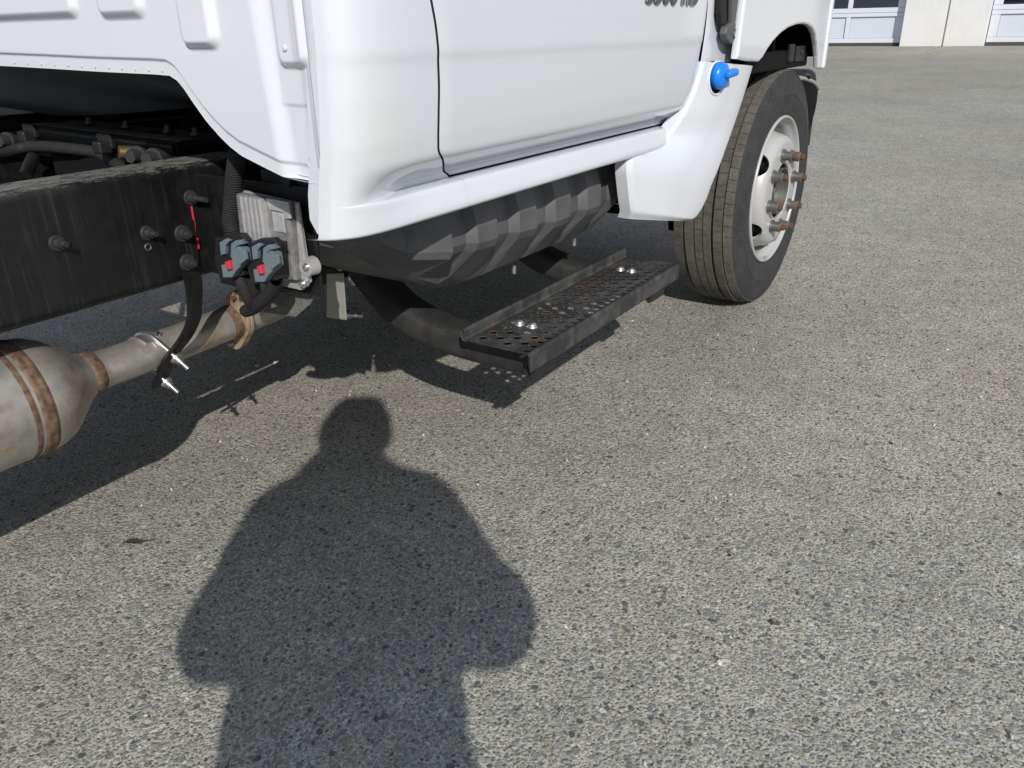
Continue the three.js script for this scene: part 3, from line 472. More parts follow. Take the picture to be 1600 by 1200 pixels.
// ---- front fender, wheel house and bumper end
const WX = 2.79, WZ = -.868;                    // front wheel centre (truck frame x, z)
{
  const f = group('front_fender');
  const P = (a, b) => { const q = U(a, b, 'z', -.738); return [q.x, q.y]; };
  const pts = [P(1150.5, 88), P(1166, 91), P(1183, 92.5), P(1189, 86), P(1196, 74), P(1206, 60), P(1217, 48.5), P(1229, 40), P(1242, 35), P(1252, 33.5), P(1261, 35.5), P(1268, 41), P(1273, 52), P(1275.5, 68), P(1277, 85), P(1277.5, 103), P(1283.5, 105)];
  const e = pts[pts.length - 1]; pts.push([e[0] + .02, 1.12], [e[0] + .03, 1.46], [P(1163, 0)[0] - .01, 1.46], P(1163, -6));
  part('fender_skin', extrude(pts, .022, .007).translate(0, 0, -.738 - .015), M.white, f);
  const lip = U(1282, 60, 'z', -.735);
  part('front_lip', rbox(.03, .30, .02, .009, e[0] - .004, 1.055, -.735), M.white, f);
  // black wheel house behind the arch
  const a0 = P(1186, 92)[0], a1 = P(1277, 100)[0], yb = .925;
  const wh = group('wheel_house');
  const arc = []; for (let i = 0; i <= 40; i++) { const t = i / 40; arc.push(V(lerp(a0 - .08, a1 + .06, t), yb + .02 + .26 * Math.sqrt(Math.max(0, 1 - Math.pow(2 * t - 1, 4))), 0)); }
  part('liner', gridGeo(40, 6, (u, v) => { const p = arc[Math.round(u * 40)]; return V(p.x, p.y, -.757 - v * .44 - .01 * Math.sin(u * 18)); }), M.blackDeep, wh);
  part('inner_wall', rbox(a1 - a0 + .2, .34, .02, .004, (a0 + a1) / 2, yb + .17, -1.19), M.blackDeep, wh);
  part('rib', rbox(.012, .26, .3, .003, lerp(a0, a1, .62), yb + .14, -.97), M.black, wh);
  part('rib', rbox(.012, .22, .3, .003, lerp(a0, a1, .35), yb + .13, -1.0), M.black, wh);
  part('support_bar', rbox(a1 - a0 + .02, .055, .05, .006, (a0 + a1) / 2 - .005, yb + .020, -.80), M.blackDeep, wh);
  part('bracket', rbox(.05, .055, .012, .004, lerp(a0, a1, .66), yb + .04, -.772), M.black, wh);
  part('bracket', rbox(.10, .05, .012, .004, lerp(a0, a1, .83), yb + .035, -.774), M.black, wh);
  part('bolt', cylAlong(V(lerp(a0, a1, .83), yb + .04, -.772), V(lerp(a0, a1, .83), yb + .04, -.764), .009, .008, 12), M.gun, wh);
  part('liner_tab', tube([V(a0 - .06, yb + .05, -.80), V(a0 + .02, yb + .005, -.81), V(a0 + .10, yb - .012, -.82), V(a0 + .17, yb + .012, -.83)], .018, 24, 8), M.black, wh);
  // black bumper end standing ahead of the tyre
  const top = [[1240, 121.5, -.80], [1252, 122, -.79], [1264, 125, -.78], [1273, 130, -.775], [1278.5, 138, -.775]].map(([a, b, z]) => U(a, b, 'z', z));
  const low = [[1250, 215, -.80], [1255, 214, -.79], [1259, 213, -.78], [1262, 210, -.777], [1263.5, 205, -.775]].map(([a, b, z]) => U(a, b, 'z', z));
  const T1 = resample(top, 20), B1 = resample(low, 20);
  const bu = group('bumper_end');
  part('fairing', gridGeo(20, 12, (u, v) => { const p = T1[Math.round(u * 20)].clone().lerp(B1[Math.round(u * 20)], v); p.x += .03 * Math.sin(Math.PI * v) * u; return p; }), M.blackDeep, bu);
  part('top_edge', tube(T1.map(p => p.clone()), .007, 30, 8), M.plate, bu);
  part('front_bar', rbox(.10, .26, 1.9, .04, 3.62, .75, ZC), M.black, bu);
  part('side_link', ribbon([T1[20].clone().add(V(0, -.12, -.01)), V(3.58, .75, -.90)], () => V(0, .09, 0), .012), M.black, bu);
  part('clip', rbox(.03, .012, .02, .004, T1[9].x, T1[9].y + .008, T1[9].z), M.black, bu);
}
{
  // wheel stands on level ground: undo the rake for its parts and drop it to the lot
  const steer = .022;
  const cW = V(2.79, 0, WZ);
  const wheel = group('front_wheel');
  const c = Math.cos(RAKE), s = Math.sin(RAKE), wc = V(2.79, .398, WZ);            // centre in world
  wheel.position.set(wc.x * c - wc.y * s, wc.x * s + wc.y * c, wc.z); wheel.rotation.set(0, 0, 0); wheel.rotation.y = -steer; wheel.scale.set(.99, .99, 1);
  const R = .405, HW = .112;                    // tyre radius and half width; local z outward
  const ax = g => g.rotateX(Math.PI / 2);
  const prof = [[.247, .098], [.252, .104], [.262, .108], [.285, .1135], [.305, .116], [.318, .1165], [.3185, .1180], [.3215, .1180], [.322, .1160], [.345, .113], [.368, .1075], [.380, .104], [.388, .1005], [.3935, .0955], [.3945, .092], [.3945, -.092], [.388, -.1005], [.368, -.1075], [.32, -.116], [.262, -.108], [.247, -.098]].map(q => new THREE.Vector2(q[0], q[1]));
  part('tyre', boxUV(ax(new THREE.LatheGeometry(prof, 110))), M.rubber, wheel);
  // tread: five ribs cut into blocks by sipes
  const blocks = [], ribs = [[-.098, -.064], [-.056, -.026], [-.0215, .004], [.0075, .031], [.041, .068], [.0725, .0995]];
  const NB = 68;
  ribs.forEach(([a, b], ri) => { for (let i = 0; i < NB; i++) {
    const t0 = (i + (ri % 2) * .5) / NB * 2 * Math.PI, t1 = t0 + (2 * Math.PI / NB) * .955, sk = [.004, -.003, .003, -.003, .003, -.002][ri] * (1 + .4 * hash(i, ri, 4)), rr = ri === 0 || ri === 5 ? .4005 : R;
    const v = [], q = (th, z, r) => v.push(r * Math.cos(th), r * Math.sin(th), z);
    const n = 2; const P = [];
    for (let k = 0; k <= n; k++) { const th = lerp(t0, t1, k / n); P.push([th + sk, a], [th - sk, b]); }
    const out = [], add = (A, B, C) => out.push(...A, ...B, ...C), pt = (p, r) => [r * Math.cos(p[0]), r * Math.sin(p[0]), p[1]];
    const rO = (z) => ri === 5 && z > .09 ? rr - .006 : ri === 0 && z < -.09 ? rr - .006 : rr;
    for (let k = 0; k < n; k++) {
      const A = P[2 * k], B = P[2 * k + 1], C = P[2 * k + 2], D = P[2 * k + 3];
      add(pt(A, rO(a)), pt(C, rO(a)), pt(D, rO(b))); add(pt(A, rO(a)), pt(D, rO(b)), pt(B, rO(b)));
      add(pt(A, .392), pt(C, .392), pt(C, rO(a))); add(pt(A, .392), pt(C, rO(a)), pt(A, rO(a)));
      add(pt(B, .392), pt(D, rO(b)), pt(D, .392)); add(pt(B, .392), pt(B, rO(b)), pt(D, rO(b)));
    }
    const A = P[0], B = P[1], C = P[2 * n], D = P[2 * n + 1];
    add(pt(A, .392), pt(A, rO(a)), pt(B, rO(b))); add(pt(A, .392), pt(B, rO(b)), pt(B, .392));
    add(pt(C, .392), pt(D, rO(b)), pt(C, rO(a))); add(pt(C, .392), pt(D, .392), pt(D, rO(b)));
    const g = new THREE.BufferGeometry(); g.setAttribute('position', new THREE.Float32BufferAttribute(out, 3)); g.computeVertexNormals(); blocks.push(boxUV(g));
  } });
  const tr = part('tread_blocks', merge(blocks), M.tread, wheel); tr.userData.kind = 'stuff';
  // steel rim and disc with hand holes
  const rimP = [[.250, .100], [.2525, .106], [.2505, .1115], [.246, .1125], [.2425, .108], [.240, .100], [.236, .092], [.226, .085], [.2215, .07], [.2195, .03], [.205, .0], [.205, -.06], [.222, -.09], [.25, -.10]].map(q => new THREE.Vector2(q[0], q[1]));
  part('rim', boxUV(ax(new THREE.LatheGeometry(rimP, 96))), M.rim, wheel);
  const dp = [[.219, .034], [.213, .046], [.204, .064], [.196, .084], [.190, .104], [.183, .117], [.174, .124], [.162, .1265], [.098, .1265], [.094, .1225], [.094, .1145], [.160, .1145], [.170, .113], [.177, .107], [.185, .090], [.196, .06], [.207, .036], [.212, .028], [.219, .034]].map(q => new THREE.Vector2(q[0], q[1]));
  const ev = new Evaluator(); ev.attributes = ['position', 'normal']; ev.useGroups = false;
  let disc = new Brush(ax(new THREE.LatheGeometry(dp, 120))); disc.updateMatrixWorld();
  for (let k = 0; k < 5; k++) { const m = new THREE.Matrix4().makeRotationZ((146 + 72 * k) * D2R);
    const hole = new THREE.CylinderGeometry(.041, .041, .12, 36); hole.applyMatrix4(new THREE.Matrix4().makeRotationZ(-Math.PI / 2)); hole.applyMatrix4(new THREE.Matrix4().makeRotationY(-.5)); hole.translate(.197, 0, .083); hole.applyMatrix4(m);
    const hb = new Brush(hole); hb.updateMatrixWorld(); disc = ev.evaluate(disc, hb, SUBTRACTION); disc.updateMatrixWorld(); }
  const dg = BGU.toCreasedNormals(disc.geometry, .6); part('disc', boxUV(dg), M.rim, wheel);
  part('brake_drum', boxUV(cylAlong(V(0, 0, -.16), V(0, 0, .03), .198, .192, 48)), M.blackDeep, wheel);
  part('hub', boxUV(ax(new THREE.LatheGeometry([[0, .075], [.05, .075], [.055, .06], [.074, .06], [.0745, .128], [.080, .128], [.0805, .06], [.093, .06], [.093, .03]].map(q => new THREE.Vector2(q[0], q[1])), 48))), M.nut, wheel);
  for (let k = 0; k < 8; k++) { const th = (k + .5) / 8 * 2 * Math.PI; part('hub_bolt', new THREE.CylinderGeometry(.009, .009, .024, 6).rotateX(Math.PI / 2).translate(.058 * Math.cos(th), .058 * Math.sin(th), .078), k % 3 ? M.steelDark : M.nut, wheel); }
  part('axle_flange', boxUV(cylAlong(V(0, 0, .06), V(0, 0, .105), .034, .03, 24)), M.steelDark, wheel);
  for (let k = 0; k < 8; k++) {
    const th = k / 8 * 2 * Math.PI + .25, x = .129 * Math.cos(th), y = .129 * Math.sin(th), n = new THREE.Group(); n.name = 'lug_nut'; n.position.set(x, y, .1265); n.rotation.z = th * 3.7;
    const nut = part('lug_nut', merge([new THREE.CylinderGeometry(.0215, .0225, .007, 24).rotateX(Math.PI / 2).translate(0, 0, .0036), new THREE.CylinderGeometry(.0165, .0175, .024, 6).rotateX(Math.PI / 2).translate(0, 0, .019), new THREE.CylinderGeometry(.0125, .0165, .003, 6).rotateX(Math.PI / 2).translate(0, 0, .0325)]), M.nut, wheel);
    nut.position.copy(n.position); nut.rotation.z = n.rotation.z;
    const stud = part('wheel_stud', boxUV(merge([new THREE.CylinderGeometry(.0108, .0108, .012, 16).rotateX(Math.PI / 2).translate(0, 0, .039), new THREE.CylinderGeometry(.0085, .0108, .003, 16).rotateX(Math.PI / 2).translate(0, 0, .0465)])), M.rust, wheel); stud.position.copy(n.position);
  }
  part('valve_stem', tube([V(.212 * Math.cos(4.9), .212 * Math.sin(4.9), .07), V(.19 * Math.cos(4.9), .19 * Math.sin(4.9), .11), V(.17 * Math.cos(4.9), .17 * Math.sin(4.9), .125)], .004, 10, 8), M.zinc, wheel);
  part('balance_weight', rbox(.05, .012, .010, .004, .236 * Math.cos(4.55), .236 * Math.sin(4.55) - .004, .108), M.plate, wheel);
  // the wheel on the other side
  const other = wheel.clone(); other.name = 'front_wheel_001'; other.position.z = 2 * ZC - WZ; other.rotation.y = Math.PI - steer; truck.add(other);
  // rear duals, outside the frame of the photograph, carry the chassis
  for (const [z, fl] of [[-.90, Math.PI], [-1.17, 0], [2 * ZC + .90, 0], [2 * ZC + 1.17, Math.PI]]) { const w2 = wheel.clone(); w2.name = 'rear_wheel'; const wx = -1.0, wy = .402; w2.position.set(wx * c - wy * s, wx * s + wy * c, z); w2.rotation.y = fl; truck.add(w2); }
  const ay = -1.0 * s + .402 * c; part('rear_axle', boxUV(cylAlong(V(-1.0 * c - .402 * s, ay, -.95), V(-1.0 * c - .402 * s, ay, 2 * ZC + .95), .07, .07, 20)), M.blackDeep);
  part('differential', new THREE.SphereGeometry(.19, 24, 16).translate(-1.0 * c - .402 * s, ay, ZC), M.blackDeep);
  // front axle beam and leaf spring
  const fy = wheel.position.y, fxx = wheel.position.x;
  part('front_axle', boxUV(cylAlong(V(fxx, fy - .04, -1.0), V(fxx, fy - .04, 2 * ZC + 1.0), .05, .05, 16)), M.blackDeep);
  part('leaf_spring', ribbon(curvePts([V(fxx - .75, fy + .10, -1.28), V(fxx - .35, fy - .01, -1.28), V(fxx, fy - .03, -1.28), V(fxx + .4, fy + .04, -1.28), V(fxx + .7, fy + .14, -1.28)], 20), () => V(0, 0, .035), .05), M.blackDeep);
  part('tie_rod', boxUV(cylAlong(V(fxx - .16, fy - .09, -1.05), V(fxx - .16, fy - .09, 2 * ZC + 1.05), .018, .018, 12)), M.blackDeep);
  part('steering_knuckle', boxUV(merge([rbox(.16, .12, .10, .03, fxx - .02, fy - .02, -1.06), cylAlong(V(fxx - .16, fy - .14, -1.06), V(fxx - .16, fy - .03, -1.06), .022, .03, 14)])), M.blackDeep);
}

// ---- frame
const ZR = -1.38, RY0 = .596, RY1 = .821;
function hexBolt(a, dir, r = .012, stud = .02, mat = M.steelDark, tip = M.steelDark) {       // flange nut with a stud end
  const q = new THREE.Quaternion().setFromUnitVectors(V(0, 1, 0), dir.clone().normalize());
  const g = merge([new THREE.CylinderGeometry(r * 1.45, r * 1.6, .005, 20).translate(0, .0025, 0), new THREE.CylinderGeometry(r, r * 1.08, r * 1.1, 6).translate(0, .005 + r * .55, 0), new THREE.CylinderGeometry(r * .55, r * .58, stud, 12).translate(0, .005 + r * 1.1 + stud / 2, 0)]);
  return g.applyQuaternion(q).translate(a.x, a.y, a.z);
}
{
  const rail = (zw, sgn, name) => {
    const R = .02, s = [], T = .007, D = .078;
    // outer outline of the C section in (z, y)
    const out = [], arc = (cz, cy, a0, a1, r) => { for (let i = 0; i <= 8; i++) { const a = lerp(a0, a1, i / 8); out.push([cz + r * Math.cos(a), cy + r * Math.sin(a)]); } };
    out.push([-D, RY1]); arc(-R, RY1 - R, Math.PI / 2, 0, R); arc(-R, RY0 + R, 0, -Math.PI / 2, R); out.push([-D, RY0]); out.push([-D, RY0 + T]);
    arc(-R, RY0 + R, -Math.PI / 2, 0, R - T); arc(-R, RY1 - R, 0, Math.PI / 2, R - T); out.push([-D, RY1 - T]);
    const g = extrude(out.map(([z, y]) => [sgn * z, y]), 5.2, .0008); g.rotateY(Math.PI / 2); g.translate(-1.9, 0, zw);
    // rotateY maps local x to -z
    return part(name, boxUV(g.scale(1, 1, 1)), M.frame);
  };
  rail(ZR, -1, 'frame_rail'); rail(2 * ZC - ZR, 1, 'frame_rail');
  // road dust settled along the rounded top edge of the rail, as a crust that follows the metal
  {
    const R = .021, g = gridGeo(220, 12, (u, v) => { const x = lerp(-.2, 1.03, u), lim = -.2 + 1.35 * v, a = Math.PI / 2 - Math.max(0, v - .45) / .55 * (Math.PI / 2) * (.72 + .5 * (fbm(x * 9 + 50, 3, 4096, 3, 77) - .5)); return v < .45 ? V(x, RY1 + .0012, lerp(ZR - .078, ZR - .02, v / .45)) : V(x, RY1 - .02 + R * Math.sin(a) + .0002, ZR - .02 + R * Math.cos(a)); });
    const am = texture(512, (x, y, n) => { const u = x / n, v = y / n, a = fbm(u * 60, v * 12, 60, 4, 401), b = vnoise(u * 400, v * 60, 400, 402); const k = clamp((a * .8 + b * .5 - .26 - .95 * Math.max(0, v - .5)) * 1.9) * 235; return [k, k, k]; }, false);
    am.wrapS = am.wrapT = THREE.ClampToEdgeWrapping; const uv = g.attributes.uv; for (let j = 0; j <= 12; j++) for (let i = 0; i <= 220; i++) uv.setXY(j * 221 + i, i / 220, j / 12);
    const dm = std({ color: rgb(.15, .147, .13), roughness: 1, alphaMap: am, transparent: true }); part('dust_crust', g, dm);
  }
  for (const [px, py, rust] of [[88, 380, 0], [229, 364, 1]]) { const c = U(px, py, 'z', ZR); part('rail_bolt', hexBolt(V(c.x, c.y, ZR), V(.12, 0, 1), .009, .012), M.gun); }
  { const c = U(231, 386, 'z', ZR); part('hole_rim', new THREE.TorusGeometry(.006, .0016, 8, 18).translate(c.x, c.y, ZR + .001), M.steelDark); }
  { const c = U(297, 309, 'z', ZR); part('rail_bolt', hexBolt(V(c.x, c.y, ZR), V(0, 0, 1), .0095, .034), M.gun); }
  // red inspection mark and tag on the rail
  { const a = U(299, 322, 'z', ZR + .004), b = U(304, 352, 'z', ZR + .004), c = U(306, 384, 'z', ZR + .004); part('red_tie', ribbon([a, b, c], () => V(.0017, 0, 0), .002), M.red); part('red_tag', rbox(.011, .022, .003, .001, c.x + .001, c.y + .004, ZR + .006), M.red); }

  // crossmember with its bolted cap, hose and fittings above the rail
  const A = U(34, 193, 'y', .845), B = U(270, 222, 'y', .843); const dir = B.clone().sub(A).normalize(), len = A.distanceTo(B), side = V(-dir.z, 0, dir.x);
  const cm = group('crossmember'); const q = new THREE.Quaternion().setFromRotationMatrix(new THREE.Matrix4().makeBasis(dir, V(0, 1, 0), dir.clone().cross(V(0, 1, 0))));
  const put = (g, p) => g.applyQuaternion(q).translate(p.x, p.y, p.z);
  const mid = A.clone().lerp(B, .5);
  const away = dir.clone().cross(V(0, 1, 0)).dot(V(1, 0, 0)) > 0 ? 1 : -1, dep = .16;
  part('channel', put(rbox(len, .075, dep, .012, 0, -.04, away * dep / 2), mid), M.frame, cm);
  part('dust_crust', put(gridGeo(30, 6, (u, v) => V((u - .5) * len * .98, -.0008 - Math.max(0, .3 - v) * .05, away * (.004 + v * dep * .35))), mid), M.dust, cm);
  for (const t of [.22, .48, .74, .9]) part('top_bolt', put(hexBolt(V((t - .5) * len, 0, away * .10), V(0, 1, 0), .008, .002), mid), M.gun, cm);
  part('slot', put(rbox(.06, .002, .02, .001, len * .16, .0005, away * .10), mid), M.seal, cm);
  part('slot', put(rbox(.06, .002, .02, .001, -len * .2, .0005, away * .06), mid), M.seal, cm);
  part('end_plate', put(rbox(.10, .10, .012, .004, len * .44, -.055, -away * .006), mid), M.frame, cm);
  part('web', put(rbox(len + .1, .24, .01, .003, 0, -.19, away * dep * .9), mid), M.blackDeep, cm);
  const hs = [[-40, 264, .80], [0, 243, .805], [35, 231, .815], [70, 229, .82], [115, 233, .818], [150, 238, .812], [175, 250, .80], [205, 275, .775], [225, 300, .75]].map(([a, b, y]) => U(a, b, 'y', y));
  part('hose', tube(hs, .0125, 90, 14), M.tape);
  for (const [px, py, y] of [[42, 213, .838], [160, 230, .832]]) { const c = U(px, py, 'y', y); part('hose_clip', merge([rbox(.03, .026, .03, .005, c.x, c.y, c.z), rbox(.012, .03, .05, .003, c.x + .012, c.y + .012, c.z)]), M.black); }
  { const c = U(186, 238, 'y', .825); part('brass_fitting', boxUV(cylAlong(V(c.x, c.y, c.z), V(c.x + .03, c.y - .004, c.z + .012), .014, .014, 6)), std({ color: rgb(.30, .22, .10), roughness: .45, metalness: .8 })); }
  for (const [px, py] of [[212, 246], [237, 250], [8, 222]]) { const c = U(px, py, 'y', .815); part('fitting_nut', boxUV(merge([cylAlong(V(c.x + .03, c.y, c.z - .01), V(c.x + .004, c.y + .002, c.z), .021, .021, 20), cylAlong(V(c.x + .006, c.y + .002, c.z), V(c.x - .016, c.y + .004, c.z + .006), .016, .014, 6)])), M.gun); }
  // dark running gear and an added shade box between the rails
  const ug = group('driveline');
  part('transmission', boxUV(merge([rbox(.9, .34, .42, .1, 1.75, .72, ZC), rbox(.4, .24, .3, .08, 1.15, .70, ZC)])), M.blackDeep, ug);
  part('drive_shaft', boxUV(cylAlong(V(1.0, .66, ZC), V(-1.0, .44, ZC), .055, .055, 24)), M.blackDeep, ug);
  part('cross_tube', boxUV(cylAlong(V(.30, .70, ZR - .03), V(.30, .70, 2 * ZC - ZR + .03), .045, .045, 20)), M.blackDeep, ug);
  part('gusset', rbox(.03, .2, .5, .006, .95, .72, ZR - .32), M.blackDeep, ug);
  part('added_shade_box', rbox(1.05, .2, .62, .05, .28, .66, ZC + .02), M.blackDeep, ug);  // unseen box added to keep sun off the ground between the rails
  part('engine', rbox(1.1, .55, .7, .08, 2.85, .88, ZC), M.blackDeep, ug);
  part('oil_pan', rbox(.7, .2, .4, .06, 2.7, .55, ZC), M.blackDeep, ug);
  part('bracket_arm', boxUV(cylAlong(U(40, 275, 'z', -1.62), U(52, 246, 'z', -1.66), .012, .012, 10)), M.frame, ug);
  part('left_tank', rbox(1.1, .3, .5, .06, 1.3, .68, 2 * ZC + 1.13), M.blackDeep, ug);
}

// ---- open bracket, wiring loom and control module, facing the rear
{
  const b = group('module_bracket');
  const p = U(325, 283, 'z', -1.365), x0 = p.x, y1 = p.y;
  part('plate', rbox(.006, .21, .075, .002, x0, y1 - .105, -1.34), M.frame, b);
  part('plate', rbox(.075, .21, .005, .002, x0 + .038, y1 - .105, -1.304), M.frame, b);
  part('plate', rbox(.006, .2, .32, .002, .915, .70, -1.22), M.frame, b);
  part('loom_conduit', (() => { const c = curvePts([[372, 235], [367, 268], [364, 300], [362, 330], [361, 352], [366, 372]].map(([a, q]) => U(a, q, 'x', .875)), 70); const gs = [tube(c, .0135, 70, 14)]; for (let i = 1; i < 70; i += 1) { if (i % 2) continue; const t = c[i + 1 > 70 ? 70 : i + 1].clone().sub(c[i - 1]).normalize(); gs.push(new THREE.TorusGeometry(.0138, .0022, 6, 18).applyQuaternion(new THREE.Quaternion().setFromUnitVectors(V(0, 0, 1), t)).translate(c[i].x, c[i].y, c[i].z)); } return merge(gs); })(), M.tape, b);

  const m = group('control_module'), X = .90, Q = (px, py, d = 0) => { const q = U(px, py, 'x', X - d); return [q.z, q.y]; };
  const slab = (list, d0, th, mat, name, bev = .002) => { const g = extrude(list.map(([a, q]) => Q(a, q, d0)), th, bev); g.rotateY(-Math.PI / 2); return part(name, g.translate(X - d0, 0, 0), mat, m); };   // local x -> z, local z -> -x
  slab([[372, 296], [468, 318], [487, 438], [476, 449], [380, 428]], 0, .012, M.alu, 'base_casting', .003);
  slab([[384, 304], [458, 317], [462, 345], [470, 430], [396, 424]], .010, .020, M.aluShaded, 'raised_housing', .005);
  for (let i = 0; i < 5; i++) slab([[385.5 + i * 7, 306 + i], [387.7 + i * 7, 306 + i], [401 + i * 7, 410], [398.8 + i * 7, 410]], .028, .016, M.alu, 'cooling_fin', .0012);
  slab([[419, 310], [452, 316], [456, 340], [448, 341], [446, 330], [425, 326]], .028, .005, M.alu, 'label_frame', .001);
  slab([[428, 332], [443, 334], [447, 362], [431, 360]], .028, .004, M.alu, 'raised_pad', .0015);
  slab([[464, 320], [467, 320], [483, 438], [480, 438]], .011, .006, M.alu, 'edge_fin', .001);
  for (const [a, q] of [[375, 303], [376, 318], [444, 356], [483, 416], [477, 442], [376, 336]]) { const c = U(a, q, 'x', X - .012); part('cover_screw', merge([new THREE.CylinderGeometry(.0075, .008, .010, 14).rotateZ(Math.PI / 2).translate(X - .014, c.y, c.z), new THREE.CylinderGeometry(.005, .005, .006, 6).rotateZ(Math.PI / 2).translate(X - .021, c.y, c.z)]), M.zinc, m); }
  { const c = U(482, 417, 'x', X - .01); part('mounting_lug', cylAlong(V(X + .004, c.y, c.z), V(X - .018, c.y, c.z), .0175, .016, 20), M.alu, m); }
  // two plugs, each a black shell with a blue-grey lever and a red lock
  for (const [ox, oy] of [[346, 355], [396, 362]]) {
    const d = .030, O = l => l.map(([a, q]) => [ox + 30 + (a - 30) * .86 + 3, oy + 38 + (q - 38) * .86 + 5]);
    slab(O([[14, 2], [56, 6], [60, 64], [20, 72], [12, 40]]), d - .006, .040, M.black, 'plug_shell', .003);
    slab(O([[4, 8], [14, 1], [38, 0], [46, 8], [24, 12], [18, 20], [17, 60], [8, 64], [4, 40]]), d + .030, .014, M.black, 'plug_hood', .003);
    slab(O([[2, 14], [12, 8], [17, 10], [10, 18], [9, 32], [4, 34]]), d + .036, .016, M.lever, 'lever', .002);
    slab(O([[23, 16], [30, 11], [41, 9], [41, 14], [32, 17], [27, 24], [34, 22], [43, 26], [46, 46], [30, 62], [22, 74], [8, 74], [5, 55], [11, 54], [13, 64], [20, 62], [26, 44], [22, 38]]), d + .034, .016, M.lever, 'lever', .002);
    slab(O([[31, 28], [38, 28], [41, 44], [30, 54], [27, 52], [34, 40]]), d + .049, .006, M.lever, 'lever_rib', .001);
    slab(O([[8, 50], [13, 48], [15, 60], [10, 61]]), d + .046, .012, M.red, 'lock_tab', .002);
  }
  const H = (l, r) => part('taped_harness', tube(l.map(([a, q, x]) => U(a, q, 'x', x)), r, 40, 12), M.tape, m);
  H([[372, 425, .85], [380, 448, .85], [390, 468, .86], [396, 480, .885]], .0125); H([[392, 430, .855], [398, 452, .865], [400, 470, .875]], .011); H([[432, 438, .845], [424, 455, .85], [410, 470, .86], [396, 481, .885], [384, 486, .915]], .013);
  // heat shield flap below, stainless plate beside the elbow
  const quad = (l, name, mat, ax, v, th) => { const q = l.map(([a, c]) => U(a, c, ax, v)); const f = q.map(p => ax === 'x' ? [p.z, p.y] : [p.x, p.y]); const g = extrude(f, th, .0008); if (ax === 'x') g.rotateY(-Math.PI / 2).translate(v, 0, 0); else g.translate(0, 0, v); return part(name, g, mat); };
  quad([[413, 487], [424, 474], [434, 456], [470, 456], [494, 461], [486, 474], [463, 494], [440, 491]], 'heat_shield', M.shield, 'x', .94, .003);
  quad([[512, 428], [537, 427], [542, 499], [512, 495]], 'stainless_plate', M.plate, 'x', 1.1, .003);
  part('loom_cover', rbox(.012, .05, .12, .004, .93, .795, -1.14), M.black, b);
  part('loom_cover', new THREE.CylinderGeometry(.012, .014, .02, 16).rotateZ(Math.PI / 2).translate(.918, .81, -1.115), M.black, b);
}

